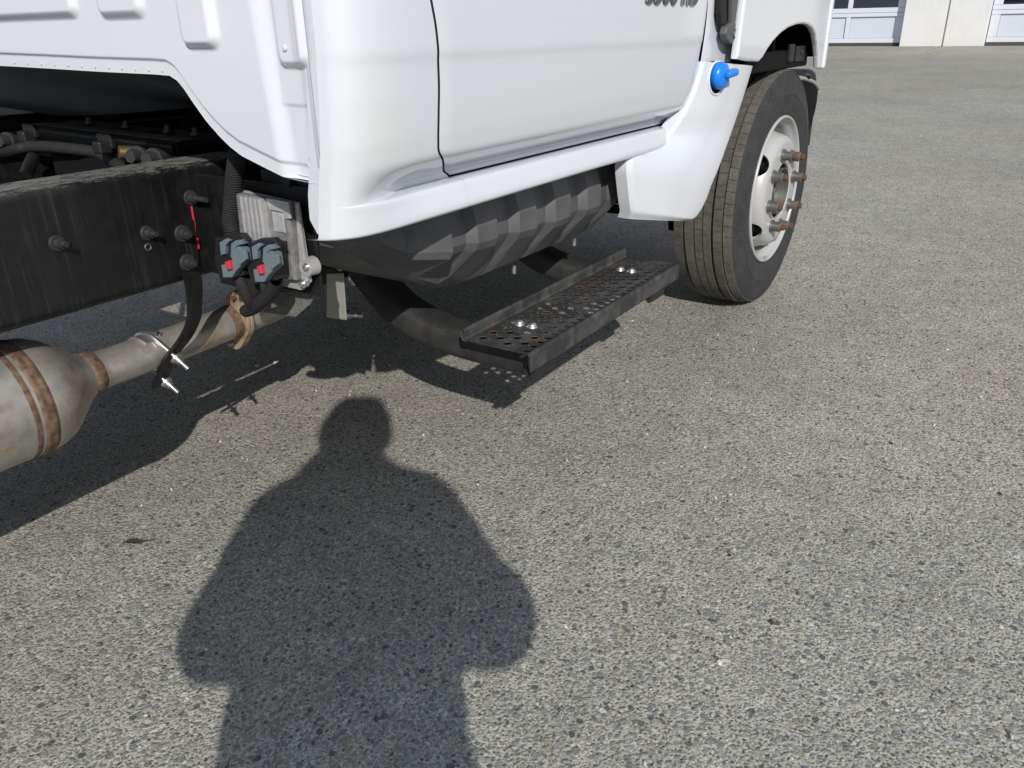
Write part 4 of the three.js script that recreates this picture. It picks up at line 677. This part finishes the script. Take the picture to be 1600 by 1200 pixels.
// ---- exhaust
{
  const ex = group('exhaust'), z = -1.5, y0 = .432;
  const C = (x, dy = 0, dz = 0) => V(x, y0 + dy, z + dz);
  const lathe = (pr) => new THREE.LatheGeometry(pr.map(q => new THREE.Vector2(q[1], q[0])), 64).rotateZ(-Math.PI / 2).translate(0, y0, z);
  part('muffler', boxUV(lathe([[-.30, .03], [-.30, .09], [-.28, .111], [.50, .111], [.525, .112], [.53, .1115], [.555, .112], [.575, .109], [.598, .100], [.620, .084], [.640, .066], [.657, .051], [.672, .043], [.70, .0395]])), M.exhaust, ex);
  part('weld_band', boxUV(lathe([[.528, .1122], [.531, .1144], [.536, .1150], [.540, .1138], [.544, .1150], [.548, .1144], [.553, .1122]])), M.rustBand, ex);
  part('weld_band', boxUV(lathe([[.512, .1116], [.516, .1122], [.52, .1121], [.525, .1117]])), M.rustBand, ex);
  part('weld_band', boxUV(lathe([[.668, .0440], [.673, .0462], [.681, .0455], [.688, .0435], [.694, .0405]])), M.rustBand, ex);
  const pr = .0385;
  part('pipe', tube([C(.70), C(.78), C(.86), C(.94, .002), C(1.035, .004)], pr, 50, 30), M.exhaust, ex);
  part('weld_band', boxUV(cylAlong(C(1.005, .003), C(1.028, .004), .0395, .0405, 32)), M.rustBand, ex);
  const el = [C(1.045, .004), C(1.12, .006), C(1.19, .012), C(1.25, .030, -.01), C(1.30, .065, -.05), C(1.33, .09, -.12), C(1.35, .10, -.25), C(1.4, .11, -.32)];
  part('elbow', tube(el, .037, 80, 30), M.exhaust, ex);
  part('weld_band', boxUV(cylAlong(C(1.243, .027, -.008), C(1.250, .031, -.011), .0395, .0395, 32)), M.rustBand, ex);
  // two-bolt flange
  const fl = []; for (let i = 0; i < 40; i++) { const a = i / 40 * 2 * Math.PI, r = .047 + .030 * Math.pow(Math.abs(Math.sin(a)), 6); fl.push([Math.cos(a) * r * .98, Math.sin(a) * r]); }
  for (const [x, t] of [[1.032, .009], [1.042, .009]]) part('flange', extrude(fl, t, .0015).rotateZ(.32).rotateY(Math.PI / 2).translate(x, y0 + .004, z), M.flange, ex);
  for (const s of [1, -1]) { const fy = y0 + .004 + s * .064 * Math.cos(.32), fz = z - s * -.064 * Math.sin(.32) ; part('flange_bolt', boxUV(merge([cylAlong(V(1.02, fy, fz), V(1.068, fy, fz), .0055, .0055, 12), cylAlong(V(1.052, fy, fz), V(1.061, fy, fz), .0105, .0105, 6)])), s > 0 ? M.rust : M.plate, ex); }
  // U-bolt clamp and hanger strap
  const ux = .815, ub = []; const uv = V(.28, 0, 0);
  const dirO = V(.18, -.62, .76).normalize();          // legs point out and down through the strap
  const up = V(1, 0, 0).addScaledVector(dirO, -dirO.x).normalize(), sd = dirO.clone().cross(up).normalize();
  for (let i = 0; i <= 24; i++) { const a = Math.PI * i / 24; ub.push(C(ux).add(sd.clone().multiplyScalar(Math.cos(a) * .044)).addScaledVector(dirO, -Math.sin(a) * .044)); }
  const e0 = ub[0].clone().addScaledVector(dirO, .092), e1 = ub[24].clone().addScaledVector(dirO, .092);
  const cl = group('clamp', ex); ex.remove(cl);
  part('u_bolt', tube([e0, ...ub, e1], .0048, 90, 10), M.zinc, ex);
  for (const e of [e0, e1]) part('u_bolt_nut', hexBolt(e.clone().addScaledVector(dirO, -.036), dirO, .0085, .006), M.zinc, ex);
  part('saddle', tube([ub[2].clone().add(V(.018, 0, 0)), ub[12].clone().add(V(.018, 0, 0)), ub[22].clone().add(V(.018, 0, 0))].concat([]), .006, 30, 8), M.zinc, ex);
  part('saddle', ribbon(ub.map(p => p.clone().sub(C(ux)).multiplyScalar(.93).add(C(ux - .014))), () => V(.008, 0, 0), .004), M.zinc, ex);
  const cE = e0.clone().add(e1).multiplyScalar(.5).addScaledVector(dirO, -.048), along = e1.clone().sub(e0).normalize();
  const st = [U(286, 345, 'z', ZR + .006), U(292, 385, 'z', ZR + .006), U(297, 418, 'z', ZR + .006), U(302, 440, 'z', ZR + .004), U(304, 468, 'z', -1.392), U(302, 500, 'z', -1.405), U(290, 526, 'z', -1.415)];
  const lowEnd = (along.y < 0 ? along : along.clone().negate());
  const stp = [...st, cE.clone().addScaledVector(lowEnd, -.03), cE.clone().addScaledVector(lowEnd, .02), cE.clone().addScaledVector(lowEnd, .075)];
  const sp = curvePts(stp, 60);
  part('hanger_strap', ribbon(sp, i => V(1, 0, 0).multiplyScalar(.020 - .004 * ss(10, 30, i)), .007), M.frame, ex);
  for (const [a, b2] of [[285, 365], [293, 410]]) { const c = U(a, b2, 'z', ZR + .011); part('hanger_bolt', hexBolt(V(c.x, c.y, ZR + .0095), V(0, 0, 1), .0105, .008), M.gun, ex); }
}

// ---- fuel tank with moulded ribs
{
  const tk = group('fuel_tank'), x0 = .945, x1 = 1.765;
  // cross-section, clockwise from the top inner edge; raised faces and channel floors share it
  const sec = [[.825, -1.22], [.825, -.96], [.808, -.912], [.788, -.892], [.705, -.868], [.678, -.867], [.662, -.875], [.607, -.938], [.586, -.963], [.573, -.982], [.562, -1.03], [.556, -1.10], [.556, -1.25]];
  const per = [0, 0, .4, 1, 1, 1, 1, .55, 0, 0, 0, 0, 0];      // how much of the channel depth each point takes
  const xs = [], raised = [], P = .146;
  const push = (x, r) => { xs.push(x); raised.push(r); };
  push(x0, .6); push(.965, .6); push(.985, .6);
  for (let k = 0; k < 5; k++) { const s = .997 + k * P; push(s, 1); push(s + .066, 1); push(s + .082, 0); push(s + P - .014, 0); }
  push(x1 - .025, 1); push(x1, 1);
  const pt = (i, j) => {
    const x = xs[i], [y, z] = sec[j], e = ss(x0 - .01, 1.05, x), e2 = ss(x1 + .004, x1 - .03, x), d = (1 - raised[i]) * per[j] * .019;
    const sc = lerp(.72, 1, e) * lerp(.9, 1, e2), cy = .74, cz = -1.10;
    const low = j > 5 ? 1 : 0;
    const yb = lin([[.90, .724], [1.0, .640], [1.08, .598], [1.17, .556]], x);
    const yy = cy + (y - (j > 6 ? .046 : j > 4 ? .018 : 0) * ss(1.05, 1.45, x) - cy) * lerp(1, sc, .95);
    return V(x, j > 6 ? Math.max(yy, yb + (j === 7 ? .02 : j === 8 ? .008 : 0)) : Math.max(yy, yb + .03), cz + (z - d - cz) * sc);
  };
  const out = [], tri = (a, b, c) => out.push(a.x, a.y, a.z, b.x, b.y, b.z, c.x, c.y, c.z);
  for (let i = 0; i < xs.length - 1; i++) for (let j = 0; j < sec.length - 1; j++) { const a = pt(i, j), b = pt(i + 1, j), c = pt(i, j + 1), d = pt(i + 1, j + 1); tri(a, c, b); tri(b, c, d); }
  for (const i of [0, xs.length - 1]) { const c = V(xs[i] + (i ? .006 : -.03), .70, -1.16); for (let j = 0; j < sec.length - 1; j++) tri(pt(i, j), pt(i, j + 1), c); }
  let g = new THREE.BufferGeometry(); g.setAttribute('position', new THREE.Float32BufferAttribute(out, 3)); g = BGU.toCreasedNormals(g, .2);
  part('moulded_shell', boxUV(g), M.plastic, tk);
  for (const [px, py] of [[803, 422], [897, 379]]) { const c = U(px, py, 'z', -.985); part('strap_bolt', boxUV(cylAlong(V(c.x, c.y + .012, c.z), V(c.x, c.y - .008, c.z), .0055, .0055, 10)), M.zinc, tk); }
}

// ---- side step on its two arms
{
  const st = group('side_step'), zo = -.752, zi = -.905, ys = .466, a = U(830, 550, 'z', zo), b = U(1060, 412, 'z', zo), xa = 1.142, xb = 1.892, L = xb - xa, Wd = zo - zi;
  const holes = [], marks = [], circ = (x, z, r, n = 10) => { const h = []; for (let i = 0; i < n; i++) { const t = i / n * 2 * Math.PI; h.push([x + r * Math.cos(t), z + r * Math.sin(t)]); } return h; };
  // plan: local x along the step, local y = distance from the inner edge
  const bolts = [[.135, .042], [.135, .074], [L - .13, .042], [L - .13, .074]];
  const NC = 19; for (let i = 0; i < NC; i++) for (let r = 0; r < 4; r++) { const x = .028 + (i + (r % 2) * .5) * (L - .05) / NC, y = .022 + r * .030; if (x > L - .015 || bolts.some(q => Math.hypot(q[0] - x, q[1] - y) < .019)) continue; holes.push(circ(x, y, .0088, 14)); marks.push([x, y]); }
  for (let x = .016; x < L - .01; x += .0268) holes.push(circ(x, Wd - .0178, .0072, 10));
  const outer = [[0, 0], [L, 0], [L, Wd - .008], [0, Wd - .008]];
  const plate = extrude(outer, .0016, .0003, holes); plate.rotateX(Math.PI / 2);      // local y -> +z, thickness goes down
  part('tread_plate', boxUV(plate.translate(xa, ys + .0042, zi)), M.stepSteel, st);
  // raised collars round the holes and small studs between them
  const col = [], rusty = [], studs = [];
  marks.forEach(([x, y], i) => { const t = new THREE.TorusGeometry(.0096, .0011, 6, 18).rotateX(Math.PI / 2).scale(1, .7, 1).translate(xa + x, 0, zi + y).translate(0, ys + .0043, 0); (hash(i, 3, 8) < .07 ? rusty : col).push(t); });
  for (let i = 0; i < 26; i++) for (let r = 0; r < 4; r++) studs.push(new THREE.CylinderGeometry(.002, .0034, .0022, 8).translate(xa + .03 + i * (L - .05) / 26 + (r % 2) * .012, ys + .0052, zi + .036 + r * .0295 - .0005));
  const c1 = part('hole_collars', boxUV(merge(col)), M.stepSteel, st); c1.userData.kind = 'stuff';
  const c2 = part('rusted_collars', boxUV(merge(rusty)), M.rust, st); c2.userData.kind = 'stuff';
  const c3 = part('grip_studs', boxUV(merge(studs)), M.stepSteel, st); c3.userData.kind = 'stuff';
  // rolled outer lip and upturned inner flange, both one bent sheet
  const bent = (prof) => { const n = prof.length; const pts = []; return gridGeo(30, n - 1, (u, v) => { const [z, y] = prof[Math.round(v * (n - 1))]; return V(lerp(xa, xb, u), y, z); }); };
  const arcP = (cz, cy, r, a0, a1, n = 8) => Array.from({ length: n + 1 }, (_, i) => { const t = lerp(a0, a1, i / n); return [cz + r * Math.cos(t), cy + r * Math.sin(t)]; });
  const lipOut = [[zo - .0085, ys + .0042], ...arcP(zo - .008, ys - .0038, .008, Math.PI / 2, 0), ...arcP(zo - .009, ys - .031, .009, 0, -Math.PI / 2), [zo - .022, ys - .0395]];
  const lipIn = lipOut.map(([z, y]) => [z, y]).reverse().map(([z, y], i) => [z - .003, y + (i < 3 ? .003 : 0)]);
  part('outer_lip', bent([...lipOut, ...lipIn, lipOut[0]]), M.stepSteel, st);
  const fi = [[zi + .001, ys + .0042], ...arcP(zi - .0005, ys + .0085, .0043, -Math.PI / 2, -Math.PI), [zi - .0048, ys + .022], ...arcP(zi - .0095, ys + .022, .0047, 0, Math.PI), [zi - .0142, ys + .010], [zi - .011, ys + .001], [zi, ys + .0004]];
  part('inner_flange', bent(fi), M.stepSteel, st);
  for (const [x, y] of bolts) part('plate_bolt', merge([new THREE.CylinderGeometry(.0115, .0125, .003, 18).translate(xa + x, ys + .0062, zi + y), new THREE.SphereGeometry(.0092, 16, 10, 0, 6.3, 0, 1.6).scale(1, .8, 1).translate(xa + x, ys + .0076, zi + y)]), M.zinc, st);
  // arms: bent tube from the frame, out under the plate
  for (const x of [1.245, 1.825]) {
    const p = [V(x + .02, .66, ZR - .02), V(x + .015, .60, -1.33), V(x + .008, .525, -1.255), V(x, .462, -1.165), V(x, .430, -1.06), V(x, .422, -.97), V(x, .421, -.87), V(x, .421, -.79)];
    const curve = new THREE.CatmullRomCurve3(p, false, 'centripetal'), c = curve.getSpacedPoints(60), w = .046, h = .036;
    const rings = gridGeo(28, 60, (u, v) => { const i = Math.round(v * 60), t = c[Math.min(60, i + 1)].clone().sub(c[Math.max(0, i - 1)]).normalize(), n = V(1, 0, 0), m = t.clone().cross(n).normalize().negate(); const a = u * 2 * Math.PI, e = .62, cs = Math.cos(a), sn = Math.sin(a); return c[i].clone().addScaledVector(n, Math.sign(cs) * Math.pow(Math.abs(cs), e) * w).addScaledVector(m, Math.sign(sn) * Math.pow(Math.abs(sn), e) * h); });
    part('step_arm', boxUV(rings), M.arm, st);
    part('arm_cap', rbox(.094, .07, .012, .006, x, .421, -.786), M.black, st);
    part('frame_plate', rbox(.14, .20, .010, .004, x + .015, .60, ZR + .012), M.frame, st);
  }
  for (const [px, py] of [[533, 410], [553, 433]]) { const c = U(px, py, 'z', -1.35); part('mount_bolt', hexBolt(V(c.x, c.y, -1.352), V(.2, 0, 1), .0135, .008), M.zinc, st); }
  { const c = U(556, 492, 'z', -1.33); part('mount_bolt', boxUV(merge([cylAlong(V(c.x - .01, c.y, c.z - .02), V(c.x + .005, c.y, c.z + .018), .0055, .0055, 10), cylAlong(V(c.x - .012, c.y, c.z - .024), V(c.x - .006, c.y, c.z - .012), .011, .011, 6)])), M.zinc, st); }
}

// ------------------------------------------------------------------ the photographer, standing behind the lens in a jacket; casts the long shadow
{
  const base = V(-.435, 0, .165), per = new THREE.Group(); per.position.copy(base); per.rotation.y = Math.atan2(.566, .824);   // local x is where the person faces, z to their right
  thing(per, 'person', 'person in dark jacket and trousers holding up a phone in both hands', 'person');
  const seg = (p, a, b, ra, rb) => { const abx = b[0] - a[0], aby = b[1] - a[1], abz = b[2] - a[2], l2 = abx * abx + aby * aby + abz * abz || 1e-9; let t = ((p[0] - a[0]) * abx + (p[1] - a[1]) * aby + (p[2] - a[2]) * abz) / l2; t = t < 0 ? 0 : t > 1 ? 1 : t; return Math.hypot(p[0] - a[0] - abx * t, p[1] - a[1] - aby * t, p[2] - a[2] - abz * t) - (ra + (rb - ra) * t); };
  const smin = (a, b, k) => { const h = Math.max(k - Math.abs(a - b), 0) / k; return Math.min(a, b) - h * h * k * .25; };
  function field(bones, k, center, half, res, smooth = true) {
    const mc = new MarchingCubes(res, M.black, false, false, 400000), f = mc.field; mc.isolation = 0;
    for (let z = 0; z < res; z++) for (let y = 0; y < res; y++) for (let x = 0; x < res; x++) {
      const h = res / 2, p = [center[0] + (x - h) / h * half, center[1] + (y - h) / h * half, center[2] + (z - h) / h * half]; let d = 9;
      for (const b of bones) { const e = seg([p[0], p[1], p[2]], b[0], b[1], b[2], b[3]); d = smin(d, e, b[4] ?? k); }
      f[x + y * res + z * res * res] = -d;
    }
    mc.update(); const n = mc.count ?? mc.geometry.drawRange.count; const g = new THREE.BufferGeometry();
    const P = new Float32Array(n * 3); for (let i = 0; i < n; i++) { P[i * 3] = mc.positionArray[i * 3] * half + center[0]; P[i * 3 + 1] = mc.positionArray[i * 3 + 1] * half + center[1]; P[i * 3 + 2] = mc.positionArray[i * 3 + 2] * half + center[2]; }
    g.setAttribute('position', new THREE.BufferAttribute(P, 3)); const m = BGU.mergeVertices(g, 1e-5); m.computeVertexNormals(); return m;
  }
  const skin = std({ color: rgb(.45, .27, .19), roughness: .6 }), cloth = std({ color: rgb(.03, .032, .04), roughness: .9 }), jean = std({ color: rgb(.035, .045, .08), roughness: .9 }), hairM = std({ color: rgb(.03, .02, .015), roughness: .8 }), shoe = std({ color: rgb(.02, .018, .016), roughness: .7 });
  const E = s => [.08, 1.01, s * (s > 0 ? .262 : .245)], Wr = s => [.34, 1.025, s * .112], Hd = s => [.405, 1.03, s * .085];
  const body = [];
  body.push([[.015, 1.555, 0], [.03, 1.475, 0], .086, .07], [[-.012, 1.55, 0], [-.005, 1.52, 0], .09, .086], [[.015, 1.47, 0], [0, 1.38, 0], .062, .066]);
  body.push([[.108, 1.525, 0], [.118, 1.497, 0], .008, .016, .02], [[.085, 1.445, 0], [.09, 1.45, 0], .03, .03], [[0, 1.525, .086], [0, 1.495, .083], .015, .011, .012], [[0, 1.525, -.086], [0, 1.495, -.083], .015, .011, .012], [[.10, 1.462, -.018], [.10, 1.462, .018], .009, .009, .012]);
  for (const s of [-1, 1]) {
    body.push([[0, 1.31, s * .145], E(s), .06, .045], [E(s), Wr(s), .042, .028], [Wr(s), Hd(s), .028, .032], [[0, .92, s * .08], [.01, .5, s * .10], .085, .06], [[.01, .5, s * .10], [0, .1, s * .11], .055, .04]);
    const hd = Hd(s);     // five fingers closing on the edge of the phone
    for (let i = 0; i < 4; i++) { const yy = hd[1] + .030 - i * .02, l = [.052, .06, .056, .044][i]; body.push([[hd[0] + .012, yy, hd[2] - s * .004], [hd[0] + .012 + l * .45, yy + .002, hd[2] - s * .016], .0088, .0085, .006], [[hd[0] + .012 + l * .45, yy + .002, hd[2] - s * .016], [hd[0] + .008 + l * .5, yy, hd[2] - s * (.018 + l * .5)], .0083, .0075, .006]); }
    body.push([[hd[0] - .01, hd[1] + .02, hd[2] - s * .012], [hd[0] + .0, hd[1] + .034, hd[2] - s * .045], .0105, .009, .008]);
  }
  body.push([[0, 1.30, -.11], [0, 1.30, .11], .09, .09], [[0, 1.2, -.06], [0, 1.0, .06], .11, .11], [[0, .96, -.07], [0, .96, .07], .1, .1]);
  mesh('body', field(body, .035, [.06, .84, 0], .88, 190), skin, per);
  const jk = [[[-.02, 1.425, -.04], [-.02, 1.38, .035], .074, .078], [[-.055, 1.41, -.088], [-.05, 1.43, -.05], .05, .048], [[-.005, 1.285, -.108], [-.005, 1.285, .108], .098, .098], [[.01, 1.17, -.085], [.01, 1.17, .085], .125, .125], [[.01, .98, -.075], [.01, .98, .075], .125, .125], [[.01, .80, -.085], [.01, .80, .085], .12, .12]];
  for (const s of [-1, 1]) jk.push([[0, 1.265, s * .165], [.03, 1.17, s * .20], .088, .073], [[.03, 1.17, s * .193], E(s), .070, .066], [E(s), [.20, 1.01, s * .205], .068, .060], [[.20, 1.01, s * .205], Wr(s), .058, .043]);
  // creases of the cloth: small rolls at the elbow and hem
  for (const s of [-1, 1]) jk.push([[.05, 1.09, s * .285], [.12, 1.12, s * .25], .022, .02, .02], [[.06, 1.0, s * .25], [.14, .985, s * .225], .058, .05, .03]);
  jk.push([[-.1, .72, -.12], [-.1, .73, .11], .03, .034, .03]);
  mesh('jacket', field(jk, .06, [.06, 1.08, 0], .5, 96), cloth, per);
  const tr = []; for (const s of [-1, 1]) tr.push([[0, .90, s * .085], [.01, .5, s * .10], .108, .082], [[.01, .5, s * .10], [0, .09, s * .11], .078, .068]); tr.push([[0, .93, -.07], [0, .93, .07], .115, .115]);
  mesh('trousers', field(tr, .05, [0, .53, 0], .56, 96), jean, per);
  mesh('hair', field([[[-.03, 1.568, -.022], [-.03, 1.568, .022], .076, .076], [[-.045, 1.53, 0], [-.04, 1.49, 0], .08, .065], [[.03, 1.596, -.026], [.03, 1.596, .026], .05, .05]], .03, [-.02, 1.55, 0], .16, 48), hairM, per);
  for (const s of [-1, 1]) mesh('shoe', field([[[-.05, .045, s * .11], [.06, .045, s * .115], .044, .046], [[.06, .04, s * .115], [.16, .033, s * .125], .042, .033]], .03, [.05, .06, s * .115], .17, 44), shoe, per);
  for (const s of [-1, 1]) mesh('eye', new THREE.SphereGeometry(.011, 14, 10).translate(.092, 1.53, s * .031), std({ color: rgb(.5, .5, .48), roughness: .2 }), per);

  // the phone itself, just behind the lens position
  const ph = new THREE.Group(); const q = new THREE.Quaternion().setFromRotationMatrix(new THREE.Matrix4().makeBasis(RT, DN.clone().negate(), FW.clone().negate()));
  ph.position.copy(EYE.clone().addScaledVector(FW, -.022).addScaledVector(RT, -.06)); ph.quaternion.copy(q);
  thing(ph, 'phone', 'black phone held level in both hands by the person', 'phone');
  mesh('case', boxUV(new RoundedBoxGeometry(.155, .075, .008, 3, .004)), M.black, ph);
  mesh('screen', boxUV(new RoundedBoxGeometry(.148, .069, .001, 2, .0004).translate(0, 0, .0047)), std({ color: rgb(.01, .01, .012), roughness: .1 }), ph);
  mesh('lens', new THREE.TorusGeometry(.006, .0015, 8, 20).translate(.06, 0, -.0045), M.steelDark, ph);
}

// ------------------------------------------------------------------ loose bits on the asphalt
{
  const c = W(213, 848, 'y', 0), leafM = std({ color: rgb(.035, .024, .015), roughness: .9 });
  const leaf = new THREE.Mesh(gridGeo(14, 8, (u, v) => { const w = Math.sin(Math.PI * Math.pow(u, .8)) * .0085; return V((u - .5) * .056, .0022 + .0025 * Math.abs(v - .5) * 2 + .0016 * Math.sin(u * 7), (v - .5) * 2 * w * (1 + .25 * Math.sin(u * 30)) + .006 * u * u); }), leafM);
  leaf.castShadow = leaf.receiveShadow = true; leaf.position.set(c.x, .001, c.z); leaf.rotation.y = -.85; thing(leaf, 'dead_leaf', 'curled dark brown leaf lying on the sunlit asphalt', 'leaf');
  const bit = (px, py, r, col, label, name, grp) => { const q = W(px, py, 'y', 0); const g = new THREE.IcosahedronGeometry(r, 1), P = g.attributes.position; const k = Math.floor(px * 7 + py); for (let i = 0; i < P.count; i++) { const x = P.getX(i), y = P.getY(i), z = P.getZ(i), f = .72 + .5 * hash(Math.round(x / r * 20) + k, Math.round(y / r * 20 + z / r * 33), k); P.setXYZ(i, x * f * 1.3, y * f * .55, z * f); } g.computeVertexNormals(); const m = new THREE.Mesh(g, std({ color: col, roughness: .9 })); m.castShadow = m.receiveShadow = true; m.position.set(q.x, r * .34, q.z); m.rotation.y = k; thing(m, name, label, 'stone', grp); };
  for (const [px, py, r] of [[402, 572, .006], [431, 567, .007], [1480, 547, .004], [1124, 1036, .0045], [1101, 699, .003], [980, 596, .003]]) bit(px, py, r, rgb(.62, .60, .54), 'tiny pale stone chip lying loose on the asphalt', 'pale_stone_chip', 'pale chips scattered on the asphalt');
  for (const [px, py, r] of [[681, 742, .0045], [1392, 693, .0042], [1205, 972, .0045], [1562, 772, .004], [1140, 868, .0035], [985, 560, .0035]]) bit(px, py, r, rgb(.03, .03, .03), 'tiny black stone chip lying loose on the asphalt', 'black_stone_chip', 'black chips scattered on the asphalt');
  // fine grit too small to count
  const N = 5200, geo = new THREE.IcosahedronGeometry(1, 0), inst = new THREE.InstancedMesh(geo, new THREE.MeshStandardMaterial({ roughness: .95 }), N), m4 = new THREE.Matrix4(), qq = new THREE.Quaternion(), col = new THREE.Color();
  for (let i = 0; i < N; i++) {
    const d = Math.pow(rnd(), .7), x = .1 + 4.5 * d * rnd() * 1.1 + rnd() * 1.2, z = lerp(-3.2, 1.6, rnd()), r = .0011 + .0022 * Math.pow(rnd(), 2.5);
    qq.setFromEuler(new THREE.Euler(rnd() * 6, rnd() * 6, rnd() * 6)); m4.compose(V(x, r * .5, z), qq, V(r * (1 + rnd()), r * (.6 + .4 * rnd()), r)); inst.setMatrixAt(i, m4);
    const t = rnd(), k = t < .55 ? .05 + .1 * rnd() : .3 + .25 * rnd(); inst.setColorAt(i, col.setRGB(k, k * .97, k * .9));
  }
  inst.castShadow = inst.receiveShadow = true; thing(inst, 'loose_grit', 'fine loose grit scattered over the asphalt', 'grit', null, 'stuff');
}
renderer.render(scene, camera);
